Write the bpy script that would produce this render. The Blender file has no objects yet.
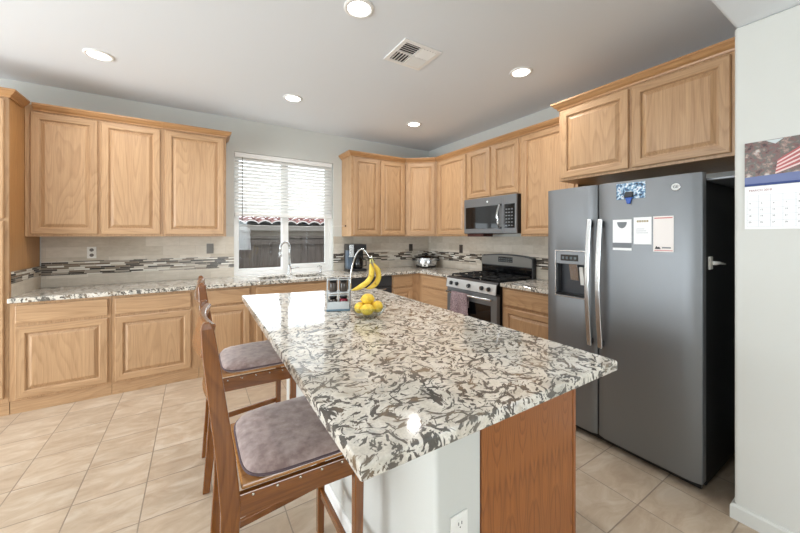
import bpy, bmesh, math, random
from mathutils import Vector, Matrix
R = math.radians
random.seed(7)
scene = bpy.context.scene
COL = scene.collection

# ------------------------------------------------------------------ camera
cam_d = bpy.data.cameras.new('camera')
cam = bpy.data.objects.new('camera', cam_d)
COL.objects.link(cam)
cam.location = (0, 0, 1.408)
cam.rotation_euler = (R(90), 0, -R(32.169))
cam_d.sensor_width = 36
cam_d.lens = 327.42 * 36 / 800
cam_d.shift_x = -1.4 / 800
cam_d.shift_y = -30.47 / 800
cam_d.clip_start = 0.02
scene.camera = cam

# ------------------------------------------------------------------ world, lights, exposure
scene.view_settings.view_transform = 'Standard'
scene.view_settings.look = 'None'
scene.view_settings.gamma = 1
scene.view_settings.exposure = 0.06
world = bpy.data.worlds.new('world')
scene.world = world
world.use_nodes = True
bg = world.node_tree.nodes['Background']
bg.inputs['Color'].default_value = (0.90, 0.95, 1.0, 1)
bg.inputs['Strength'].default_value = 4.5
scene.cycles.max_bounces = 8
scene.cycles.diffuse_bounces = 5
scene.cycles.glossy_bounces = 4
scene.cycles.transmission_bounces = 6
scene.cycles.caustics_reflective = False
scene.cycles.caustics_refractive = False
scene.cycles.sample_clamp_indirect = 6


def area(name, loc, rot, sx, sy, power, color):
    l = bpy.data.lights.new(name, 'AREA')
    l.shape = 'RECTANGLE'
    l.size, l.size_y = sx, sy
    l.energy = power
    l.color = color
    o = bpy.data.objects.new(name, l)
    o.location = loc
    o.rotation_euler = rot
    COL.objects.link(o)
    return o


# daylight fill lamps added at patio door and rear window, tilted up for ceiling
area('patio_daylight_fill', (-4.28, 1.95, 1.10), (R(108), 0, R(-90)), 2.8, 1.9, 185, (0.90, 0.955, 1.0))
area('rear_daylight_fill', (0.4, -3.35, 1.45), (R(122), 0, 0), 2.4, 1.2, 66, (0.88, 0.95, 1.0))
CAN_POWER = 8.0


# ------------------------------------------------------------------ materials
def srgb(r, g, b):
    f = lambda c: (c / 255) / 12.92 if c <= 10 else (((c / 255) + 0.055) / 1.055) ** 2.4
    return (f(r), f(g), f(b), 1)


def new_mat(name):
    m = bpy.data.materials.new(name)
    m.use_nodes = True
    return m, m.node_tree.nodes, m.node_tree.links, m.node_tree.nodes['Principled BSDF']


def plain(name, col, rough=0.5, metal=0.0, bump=0.0, bscale=200, emit=0, trans=0, coat=0, ior=None, spec=None):
    m, N, L, p = new_mat(name)
    p.inputs['Base Color'].default_value = col
    p.inputs['Roughness'].default_value = rough
    p.inputs['Metallic'].default_value = metal
    if spec is not None:
        p.inputs['Specular IOR Level'].default_value = spec
    if trans:
        p.inputs['Transmission Weight'].default_value = trans
    if ior:
        p.inputs['IOR'].default_value = ior
    if coat:
        p.inputs['Coat Weight'].default_value = coat
        p.inputs['Coat Roughness'].default_value = 0.05
    if emit:
        p.inputs['Emission Color'].default_value = col
        p.inputs['Emission Strength'].default_value = emit
    if bump:
        t = N.new('ShaderNodeTexCoord')
        n = N.new('ShaderNodeTexNoise')
        n.inputs['Scale'].default_value = bscale
        n.inputs['Detail'].default_value = 4
        b = N.new('ShaderNodeBump')
        b.inputs['Strength'].default_value = bump
        b.inputs['Distance'].default_value = 0.002
        L.new(t.outputs['Object'], n.inputs['Vector'])
        L.new(n.outputs['Fac'], b.inputs['Height'])
        L.new(b.outputs['Normal'], p.inputs['Normal'])
    return m


def math_node(N, L, op, a, b=None, c=None):
    n = N.new('ShaderNodeMath')
    n.operation = op
    for i, v in enumerate((a, b, c)):
        if v is None:
            continue
        if isinstance(v, (int, float)):
            n.inputs[i].default_value = v
        else:
            L.new(v, n.inputs[i])
    return n.outputs[0]


def ramp(N, L, fac, stops, interp='LINEAR'):
    r = N.new('ShaderNodeValToRGB')
    e = r.color_ramp
    e.interpolation = interp
    while len(e.elements) < len(stops):
        e.elements.new(0.5)
    for el, (pos, col) in zip(e.elements, stops):
        el.position = pos
        el.color = col
    L.new(fac, r.inputs['Fac'])
    return r.outputs['Color']


def mix(N, L, fac, a, b, mode='MIX'):
    n = N.new('ShaderNodeMix')
    n.data_type = 'RGBA'
    n.blend_type = mode
    if isinstance(fac, (int, float)):
        n.inputs[0].default_value = fac
    else:
        L.new(fac, n.inputs[0])
    for i, v in ((6, a), (7, b)):
        if isinstance(v, tuple):
            n.inputs[i].default_value = v
        else:
            L.new(v, n.inputs[i])
    return n.outputs[2]


def noise(N, L, vec, scale, detail=3, rough=0.5, dist=0.0, dim='3D'):
    n = N.new('ShaderNodeTexNoise')
    n.inputs['Scale'].default_value = scale
    n.inputs['Detail'].default_value = detail
    n.inputs['Roughness'].default_value = rough
    n.inputs['Distortion'].default_value = dist
    L.new(vec, n.inputs['Vector'])
    return n.outputs['Fac']


def mapping(N, L, vec, scale=(1, 1, 1), rot=(0, 0, 0), loc=(0, 0, 0)):
    n = N.new('ShaderNodeMapping')
    n.inputs['Scale'].default_value = scale
    n.inputs['Rotation'].default_value = rot
    n.inputs['Location'].default_value = loc
    L.new(vec, n.inputs['Vector'])
    return n.outputs['Vector']


def wood(name, light, dark, axis='Z', rough=0.38, rings=22.0, ring_amt=0.26, lowscale=5.0, coat=0.0, repeat=None):
    m, N, L, p = new_mat(name)
    t = N.new('ShaderNodeTexCoord')
    oi = N.new('ShaderNodeObjectInfo')
    vm = N.new('ShaderNodeVectorMath')
    vm.operation = 'ADD'
    mulr = math_node(N, L, 'MULTIPLY', oi.outputs['Random'], 37.0)
    cmb = N.new('ShaderNodeCombineXYZ')
    for i in range(3):
        L.new(mulr, cmb.inputs[i])
    src = t.outputs['Object']
    if repeat:      # veneer leaves, the same cathedral figure repeated across the panel
        sx = N.new('ShaderNodeSeparateXYZ')
        L.new(src, sx.inputs[0])
        xm = math_node(N, L, 'PINGPONG', sx.outputs[0], repeat)
        c2 = N.new('ShaderNodeCombineXYZ')
        L.new(xm, c2.inputs[0])
        L.new(sx.outputs[1], c2.inputs[1])
        L.new(sx.outputs[2], c2.inputs[2])
        src = c2.outputs[0]
    L.new(src, vm.inputs[0])
    L.new(cmb.outputs[0], vm.inputs[1])
    v = vm.outputs[0]
    k = {'X': (0.12, 1, 1), 'Y': (1, 0.12, 1), 'Z': (1, 1, 0.12)}[axis]
    kf = {'X': (0.02, 1, 1), 'Y': (1, 0.02, 1), 'Z': (1, 1, 0.02)}[axis]
    low = noise(N, L, mapping(N, L, v, k), lowscale, 1.5, 0.4, 0.2)
    s = math_node(N, L, 'FRACT', math_node(N, L, 'MULTIPLY', low, rings))
    ringc = ramp(N, L, s, [(0.0, (0, 0, 0, 1)), (0.55, (0.25, 0.25, 0.25, 1)), (0.86, (1, 1, 1, 1)), (1.0, (0.05, 0.05, 0.05, 1))])
    fib = noise(N, L, mapping(N, L, v, kf), 260, 3, 0.6)
    fibc = ramp(N, L, fib, [(0.36, (0, 0, 0, 1)), (0.66, (1, 1, 1, 1))])
    broad = noise(N, L, mapping(N, L, v, kf), 22, 2, 0.5)
    a = math_node(N, L, 'MULTIPLY', ringc, ring_amt)
    a = math_node(N, L, 'MULTIPLY_ADD', fibc, 0.34, a)
    a = math_node(N, L, 'MULTIPLY_ADD', broad, 0.5, a)
    a = math_node(N, L, 'SUBTRACT', a, 0.2)
    col = ramp(N, L, a, [(0.0, light), (1.0, dark)])
    tone = math_node(N, L, 'MULTIPLY_ADD', oi.outputs['Random'], 0.10, 0.95)
    hsv = N.new('ShaderNodeHueSaturation')
    L.new(tone, hsv.inputs['Value'])
    L.new(col, hsv.inputs['Color'])
    L.new(hsv.outputs[0], p.inputs['Base Color'])
    p.inputs['Roughness'].default_value = rough
    if coat:
        p.inputs['Coat Weight'].default_value = coat
        p.inputs['Coat Roughness'].default_value = 0.08
    b = N.new('ShaderNodeBump')
    b.inputs['Strength'].default_value = 0.12
    b.inputs['Distance'].default_value = 0.001
    L.new(fib, b.inputs['Height'])
    L.new(b.outputs['Normal'], p.inputs['Normal'])
    return m


OAK_L, OAK_D = srgb(195, 159, 121), srgb(142, 104, 69)
oak_v = wood('oak_vertical_grain', OAK_L, OAK_D, 'Z')
oak_h = wood('oak_horizontal_grain', OAK_L, OAK_D, 'X')
oak_crown = wood('oak_crown', srgb(190, 146, 100), srgb(142, 96, 56), 'X')
oak_side = wood('oak_side_veneer', srgb(190, 144, 92), srgb(146, 100, 56), 'Z', ring_amt=0.25)
oak_end = wood('oak_end_shaded_veneer', srgb(162, 100, 52), srgb(106, 58, 26), 'Z', rings=26, ring_amt=0.45, lowscale=9, repeat=0.0675, rough=0.3)  # darker oak: shade on the island end put into the veneer colour
stool_v = wood('stool_wood_upright', srgb(138, 82, 32), srgb(78, 42, 14), 'Z', rough=0.22, coat=0.6, ring_amt=0.3)
stool_x = wood('stool_wood_lengthwise', srgb(138, 82, 32), srgb(78, 42, 14), 'X', rough=0.22, coat=0.6, ring_amt=0.3)
stool_y = wood('stool_wood_crosswise', srgb(138, 82, 32), srgb(78, 42, 14), 'Y', rough=0.22, coat=0.6, ring_amt=0.3)
stool_seatm = wood('stool_seat_board', srgb(186, 134, 78), srgb(136, 84, 40), 'X', rough=0.25, coat=0.4, ring_amt=0.3)

wall_m = plain('wall_paint', srgb(206, 207, 202), 0.75, bump=0.25, bscale=70)
ceil_m = plain('ceiling_paint', srgb(226, 231, 236), 0.85, bump=0.12, bscale=60)
white_m = plain('white_vinyl', srgb(240, 240, 238), 0.35)
trim_m = plain('white_trim_paint', srgb(238, 238, 236), 0.4)
black_m = plain('black_plastic', srgb(18, 18, 20), 0.35)
blackgloss_m = plain('black_glass', srgb(12, 13, 15), 0.06)
panel_steel = plain('brushed_panel_steel', srgb(206, 207, 206), 0.35, 0.35)
guard_m = plain('backguard_steel', srgb(138, 137, 133), 0.4, 0.4)
iron_m = plain('cast_iron', srgb(22, 22, 23), 0.55, bump=0.3)
steel_m = plain('stainless_steel', srgb(214, 216, 217), 0.24, 0.9)
chrome_m = plain('polished_chrome', srgb(225, 226, 228), 0.08, 1.0)
slate_m = plain('slate_steel', srgb(134, 137, 140), 0.50, 0.8)
slate_dark_m = plain('slate_steel_dark', srgb(74, 75, 78), 0.4, 0.6)
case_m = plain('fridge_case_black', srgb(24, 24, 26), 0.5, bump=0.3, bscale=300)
rubber_m = plain('gasket', srgb(30, 30, 32), 0.7)
glass_m = plain('clear_glass', (1, 1, 1, 1), 0.0, trans=1.0, ior=1.45)
lens_m = plain('lamp_lens', (1.0, 0.98, 0.95, 1), 0.4, emit=7.0)
plate_white = plain('plate_white', srgb(236, 235, 230), 0.4)
plate_grey = plain('plate_grey', srgb(120, 116, 110), 0.4)
plate_dark = plain('plate_dark', srgb(74, 66, 60), 0.4)
dark_slot = plain('slot_dark', srgb(30, 28, 26), 0.6)
brass_m = plain('stud_nickel', srgb(205, 200, 185), 0.2, 1.0)
paper_m = plain('paper_white', srgb(240, 241, 242), 0.7)
cream_m = plain('paper_cream', srgb(232, 226, 222), 0.7)
grey_ink = plain('ink_grey', srgb(120, 124, 128), 0.7)
dark_ink = plain('ink_dark', srgb(50, 50, 54), 0.7)
red_ink = plain('ink_red', srgb(196, 110, 110), 0.7)
gold_ink = plain('ink_gold', srgb(150, 130, 80), 0.7)
blue_ink = plain('ink_blue', srgb(40, 62, 120), 0.6)
led_m = plain('display_digits', srgb(92, 102, 106), 0.4)


def pane_material():
    m, N, L, p = new_mat('window_pane_glass')
    out = N['Material Output']
    tr = N.new('ShaderNodeBsdfTransparent')
    tr.inputs['Color'].default_value = (0.93, 0.95, 0.95, 1)
    gl = N.new('ShaderNodeBsdfGlossy')
    gl.inputs['Roughness'].default_value = 0.02
    lw = N.new('ShaderNodeLayerWeight')
    lw.inputs['Blend'].default_value = 0.5
    ms = N.new('ShaderNodeMixShader')
    L.new(math_node(N, L, 'MULTIPLY_ADD', math_node(N, L, 'POWER', lw.outputs['Facing'], 4.0), 0.5, 0.025), ms.inputs[0])
    L.new(tr.outputs[0], ms.inputs[1])
    L.new(gl.outputs[0], ms.inputs[2])
    L.new(ms.outputs[0], out.inputs['Surface'])
    return m


pane_m = pane_material()
thin_glass = pane_m.copy()
thin_glass.name = 'bowl_glass'
for _n in thin_glass.node_tree.nodes:
    if _n.type == 'BSDF_TRANSPARENT':
        _n.inputs['Color'].default_value = (0.90, 0.93, 0.93, 1)


def granite_material():
    m, N, L, p = new_mat('speckled_granite')
    t = N.new('ShaderNodeTexCoord')
    v = t.outputs['Object']
    # warped coordinates make the flecks bend
    wn = N.new('ShaderNodeTexNoise')
    wn.inputs['Scale'].default_value = 5.5
    wn.inputs['Detail'].default_value = 2
    L.new(v, wn.inputs['Vector'])
    sub = N.new('ShaderNodeVectorMath')
    sub.operation = 'SUBTRACT'
    L.new(wn.outputs['Color'], sub.inputs[0])
    sub.inputs[1].default_value = (0.5, 0.5, 0.5)
    sc = N.new('ShaderNodeVectorMath')
    sc.operation = 'SCALE'
    sc.inputs['Scale'].default_value = 0.17
    L.new(sub.outputs[0], sc.inputs[0])
    add = N.new('ShaderNodeVectorMath')
    add.operation = 'ADD'
    L.new(v, add.inputs[0])
    L.new(sc.outputs[0], add.inputs[1])
    w = add.outputs[0]
    base = ramp(N, L, noise(N, L, v, 9, 4, 0.6), [(0.30, srgb(196, 190, 178)), (0.5, srgb(222, 216, 204)), (0.7, srgb(238, 234, 226))])
    # warm and grey clouds
    cl = ramp(N, L, noise(N, L, w, 14, 3, 0.6), [(0.55, (0, 0, 0, 1)), (0.72, (1, 1, 1, 1))])
    base = mix(N, L, math_node(N, L, 'MULTIPLY', cl, 0.55), base, srgb(172, 158, 138))
    cl2 = ramp(N, L, noise(N, L, mapping(N, L, w, loc=(5, 3, 1)), 20, 3, 0.6), [(0.56, (0, 0, 0, 1)), (0.70, (1, 1, 1, 1))])
    base = mix(N, L, math_node(N, L, 'MULTIPLY', cl2, 0.6), base, srgb(160, 160, 156))
    fine = ramp(N, L, noise(N, L, v, 160, 3, 0.6), [(0.40, (0, 0, 0, 1)), (0.60, (1, 1, 1, 1))])
    base = mix(N, L, math_node(N, L, 'MULTIPLY', fine, 0.22), base, srgb(150, 142, 130))

    def flecks(rot, scl, thr0, thr1, off, nsc):
        # long slivers: noise stretched along one direction
        mv = mapping(N, L, mapping(N, L, w, (1, 1, 1), (0, 0, rot)), scl, (0, 0, 0), off)
        n1 = noise(N, L, mv, nsc, 3, 0.55, 0.1)
        return ramp(N, L, n1, [(thr0, (0, 0, 0, 1)), (thr1, (1, 1, 1, 1))])

    f = None
    for rot, scl, a, b, off, nsc in (
        (0.5, (1, 3.6, 2.4), 0.580, 0.605, (0, 0, 0), 13),
        (1.7, (1, 3.8, 2.4), 0.580, 0.605, (3, 7, 2), 12),
        (2.6, (1, 3.4, 2.4), 0.585, 0.610, (9, 1, 4), 15),
        (-0.3, (1, 3.4, 2.4), 0.590, 0.615, (2, 5, 9), 22),
    ):
        c = flecks(rot, scl, a, b, off, nsc)
        f = c if f is None else math_node(N, L, 'MAXIMUM', f, c)
    patch = ramp(N, L, noise(N, L, v, 4.5, 2, 0.5), [(0.30, (0.8, 0.8, 0.8, 1)), (0.62, (1, 1, 1, 1))])
    f = math_node(N, L, 'MULTIPLY', f, patch)
    fcol = ramp(N, L, noise(N, L, v, 12, 2, 0.5), [(0.36, srgb(30, 28, 27)), (0.54, srgb(56, 48, 42)), (0.68, srgb(104, 80, 50))])
    col = mix(N, L, math_node(N, L, 'MULTIPLY', f, 0.90), base, fcol)
    L.new(col, p.inputs['Base Color'])
    p.inputs['Roughness'].default_value = 0.07
    p.inputs['Specular IOR Level'].default_value = 0.6
    return m


granite_m = granite_material()


def floor_material():
    m, N, L, p = new_mat('ceramic_floor_tile')
    t = N.new('ShaderNodeTexCoord')
    v = t.outputs['Object']
    s = N.new('ShaderNodeSeparateXYZ')
    L.new(v, s.inputs[0])
    P, G = 0.3135, 0.0030
    ds, cells = [], []
    for i, o in ((0, 1.960), (1, 0.793)):
        u = math_node(N, L, 'DIVIDE', math_node(N, L, 'SUBTRACT', s.outputs[i], o), P)
        cells.append(math_node(N, L, 'FLOOR', u))
        fr = math_node(N, L, 'FRACT', u)
        d = math_node(N, L, 'MINIMUM', fr, math_node(N, L, 'SUBTRACT', 1.0, fr))
        ds.append(math_node(N, L, 'MULTIPLY', d, P))
    d = math_node(N, L, 'MINIMUM', ds[0], ds[1])
    g = N.new('ShaderNodeMapRange')
    g.inputs['From Min'].default_value = G * 0.5
    g.inputs['From Max'].default_value = G * 1.3
    L.new(d, g.inputs['Value'])
    cc = N.new('ShaderNodeCombineXYZ')
    L.new(cells[0], cc.inputs[0])
    L.new(cells[1], cc.inputs[1])
    wn = N.new('ShaderNodeTexWhiteNoise')
    L.new(cc.outputs[0], wn.inputs['Vector'])
    off = N.new('ShaderNodeVectorMath')
    off.operation = 'MULTIPLY_ADD'
    off.inputs[1].default_value = (7, 7, 7)
    L.new(wn.outputs['Color'], off.inputs[0])
    L.new(v, off.inputs[2])
    mv = mapping(N, L, off.outputs[0], (1, 2.2, 1), (0, 0, 0.5))
    cloud = noise(N, L, mv, 5, 5, 0.6, 0.8)
    col = ramp(N, L, cloud, [(0.30, srgb(174, 153, 131)), (0.52, srgb(191, 172, 150)), (0.72, srgb(206, 192, 174))])
    tone = math_node(N, L, 'MULTIPLY_ADD', wn.outputs['Value'], 0.08, 0.96)
    hs = N.new('ShaderNodeHueSaturation')
    L.new(tone, hs.inputs['Value'])
    L.new(col, hs.inputs['Color'])
    full = mix(N, L, g.outputs[0], srgb(146, 131, 115), hs.outputs[0])
    L.new(full, p.inputs['Base Color'])
    rr = math_node(N, L, 'MULTIPLY_ADD', cloud, 0.15, 0.26)
    L.new(rr, p.inputs['Roughness'])
    b = N.new('ShaderNodeBump')
    b.inputs['Strength'].default_value = 0.5
    b.inputs['Distance'].default_value = 0.002
    h = math_node(N, L, 'MULTIPLY_ADD', cloud, 0.12, g.outputs[0])
    L.new(h, b.inputs['Height'])
    L.new(b.outputs['Normal'], p.inputs['Normal'])
    return m


floor_m = floor_material()


def tile_material(name, bw, bh, c1, c2, mort, msize, horizontal='X', offset=0.5, rough=0.5, mottled=True, colors=None):
    """bonded rectangular tile over a vertical wall; horizontal axis X or Y of the object"""
    m, N, L, p = new_mat(name)
    t = N.new('ShaderNodeTexCoord')
    s = N.new('ShaderNodeSeparateXYZ')
    L.new(t.outputs['Object'], s.inputs[0])
    u = s.outputs[0 if horizontal == 'X' else 1]
    z = s.outputs[2]
    row = math_node(N, L, 'FLOOR', math_node(N, L, 'DIVIDE', z, bh))
    rn = N.new('ShaderNodeTexWhiteNoise')
    rn.noise_dimensions = '1D'
    L.new(row, rn.inputs['W'])
    if colors:
        sh = math_node(N, L, 'MULTIPLY', rn.outputs['Value'], bw)
    else:
        sh = math_node(N, L, 'MULTIPLY', math_node(N, L, 'PINGPONG', row, 1.0), bw * offset)
    uu = math_node(N, L, 'DIVIDE', math_node(N, L, 'ADD', u, sh), bw)
    cellu = math_node(N, L, 'FLOOR', uu)
    fu = math_node(N, L, 'FRACT', uu)
    fz = math_node(N, L, 'FRACT', math_node(N, L, 'DIVIDE', z, bh))
    du = math_node(N, L, 'MULTIPLY', math_node(N, L, 'MINIMUM', fu, math_node(N, L, 'SUBTRACT', 1.0, fu)), bw)
    dz = math_node(N, L, 'MULTIPLY', math_node(N, L, 'MINIMUM', fz, math_node(N, L, 'SUBTRACT', 1.0, fz)), bh)
    d = math_node(N, L, 'MINIMUM', du, dz)
    g = N.new('ShaderNodeMapRange')
    g.inputs['From Min'].default_value = msize * 0.5
    g.inputs['From Max'].default_value = msize * 1.1
    L.new(d, g.inputs['Value'])
    cc = N.new('ShaderNodeCombineXYZ')
    L.new(cellu, cc.inputs[0])
    L.new(row, cc.inputs[1])
    wn = N.new('ShaderNodeTexWhiteNoise')
    L.new(cc.outputs[0], wn.inputs['Vector'])
    if colors:
        col = ramp(N, L, wn.outputs['Value'], colors, 'CONSTANT')
    else:
        col = ramp(N, L, wn.outputs['Value'], [(0, c1), (1, c2)])
        if mottled:
            n = noise(N, L, mapping(N, L, t.outputs['Object'], (1, 1, 2.5)), 14, 4, 0.6)
            col = mix(N, L, 0.35, col, ramp(N, L, n, [(0.3, c1), (0.7, c2)]))
    full = mix(N, L, g.outputs[0], mort, col)
    L.new(full, p.inputs['Base Color'])
    p.inputs['Roughness'].default_value = rough
    b = N.new('ShaderNodeBump')
    b.inputs['Strength'].default_value = 0.4
    b.inputs['Distance'].default_value = 0.002
    L.new(g.outputs[0], b.inputs['Height'])
    L.new(b.outputs['Normal'], p.inputs['Normal'])
    return m


T1, T2, TM = srgb(184, 173, 155), srgb(224, 216, 203), srgb(196, 188, 175)
MOS = [(0.0, srgb(60, 52, 46)), (0.24, srgb(206, 198, 184)), (0.46, srgb(120, 104, 88)), (0.60, srgb(226, 222, 212)), (0.78, srgb(44, 38, 34)), (0.90, srgb(160, 150, 138))]
tile_x = tile_material('travertine_tile_x', 0.30, 0.10, T1, T2, TM, 0.002)
tile_y = tile_material('travertine_tile_y', 0.30, 0.10, T1, T2, TM, 0.002, 'Y')
mos_x = tile_material('mosaic_strip_x', 0.115, 0.0165, T1, T2, srgb(176, 168, 154), 0.0016, 'X', colors=MOS, rough=0.2)
mos_y = tile_material('mosaic_strip_y', 0.115, 0.0165, T1, T2, srgb(176, 168, 154), 0.0016, 'Y', colors=MOS, rough=0.2)


def noisy(name, stops, scale, rough=0.8, detail=3, bump=0.0, stretch=(1, 1, 1), sheen=0.0, metal=0.0):
    m, N, L, p = new_mat(name)
    t = N.new('ShaderNodeTexCoord')
    n = noise(N, L, mapping(N, L, t.outputs['Object'], stretch), scale, detail, 0.6)
    L.new(ramp(N, L, n, stops), p.inputs['Base Color'])
    p.inputs['Roughness'].default_value = rough
    p.inputs['Metallic'].default_value = metal
    if sheen:
        p.inputs['Sheen Weight'].default_value = sheen
    if bump:
        b = N.new('ShaderNodeBump')
        b.inputs['Strength'].default_value = bump
        b.inputs['Distance'].default_value = 0.004
        L.new(n, b.inputs['Height'])
        L.new(b.outputs['Normal'], p.inputs['Normal'])
    return m


cushion_m = noisy('mauve_cushion_cloth', [(0.35, srgb(132, 110, 106)), (0.65, srgb(172, 152, 146))], 26, 0.95, 4, 0.35, sheen=0.5)
piping_m = plain('cushion_piping', srgb(92, 76, 80), 0.9)
towel_m = noisy('patterned_towel_cloth', [(0.40, srgb(88, 66, 72)), (0.50, srgb(176, 158, 160)), (0.58, srgb(122, 96, 102))], 70, 0.95, 3, 0.4, (1, 1, 2.2))
fence_m = noisy('weathered_fence_wood', [(0.3, srgb(58, 50, 46)), (0.7, srgb(84, 74, 68))], 12, 0.9, 4, stretch=(4, 4, 0.4))
stucco_m = noisy('grey_stucco', [(0.3, srgb(120, 114, 106)), (0.7, srgb(136, 128, 120))], 30, 0.95)
fascia_m = plain('fascia_paint', srgb(104, 98, 92), 0.8)
rooftile_m = noisy('red_clay_tile', [(0.3, srgb(84, 44, 40)), (0.7, srgb(112, 66, 60))], 8, 0.9)
rooflip_m = plain('mortar_white', srgb(168, 162, 158), 0.9)
ground_m = noisy('yard_gravel', [(0.3, srgb(140, 130, 118)), (0.7, srgb(176, 166, 152))], 20, 1.0)
banana_m = noisy('banana_skin', [(0.30, srgb(150, 110, 30)), (0.38, srgb(222, 186, 60)), (0.8, srgb(240, 214, 96))], 22, 0.5, 3)
lemon_m = noisy('lemon_skin', [(0.3, srgb(214, 170, 40)), (0.7, srgb(240, 208, 76))], 40, 0.42, 2, 0.15)
bluegrey_m = plain('caddy_base_plastic', srgb(96, 122, 138), 0.4)
caddy_white = plain('caddy_frame_white', srgb(196, 202, 205), 0.3)
jar_dark = plain('jar_contents_dark', srgb(70, 62, 56), 0.15)
jar_red = plain('jar_contents_red', srgb(150, 44, 62), 0.15)
coffee_blue = plain('coffee_maker_shell', srgb(88, 104, 120), 0.3)
maroon_m = plain('maroon_panel', srgb(74, 34, 30), 0.6)
blind_m, _N, _L, _p = new_mat('white_blind_slat')
_p.inputs['Base Color'].default_value = srgb(244, 244, 242)
_p.inputs['Roughness'].default_value = 0.5
_tl = _N.new('ShaderNodeBsdfTranslucent')
_tl.inputs['Color'].default_value = srgb(244, 244, 242)
_ms = _N.new('ShaderNodeMixShader')
_ms.inputs[0].default_value = 0.34
_L.new(_p.outputs[0], _ms.inputs[1])
_L.new(_tl.outputs[0], _ms.inputs[2])
_L.new(_ms.outputs[0], _N['Material Output'].inputs['Surface'])


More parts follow.
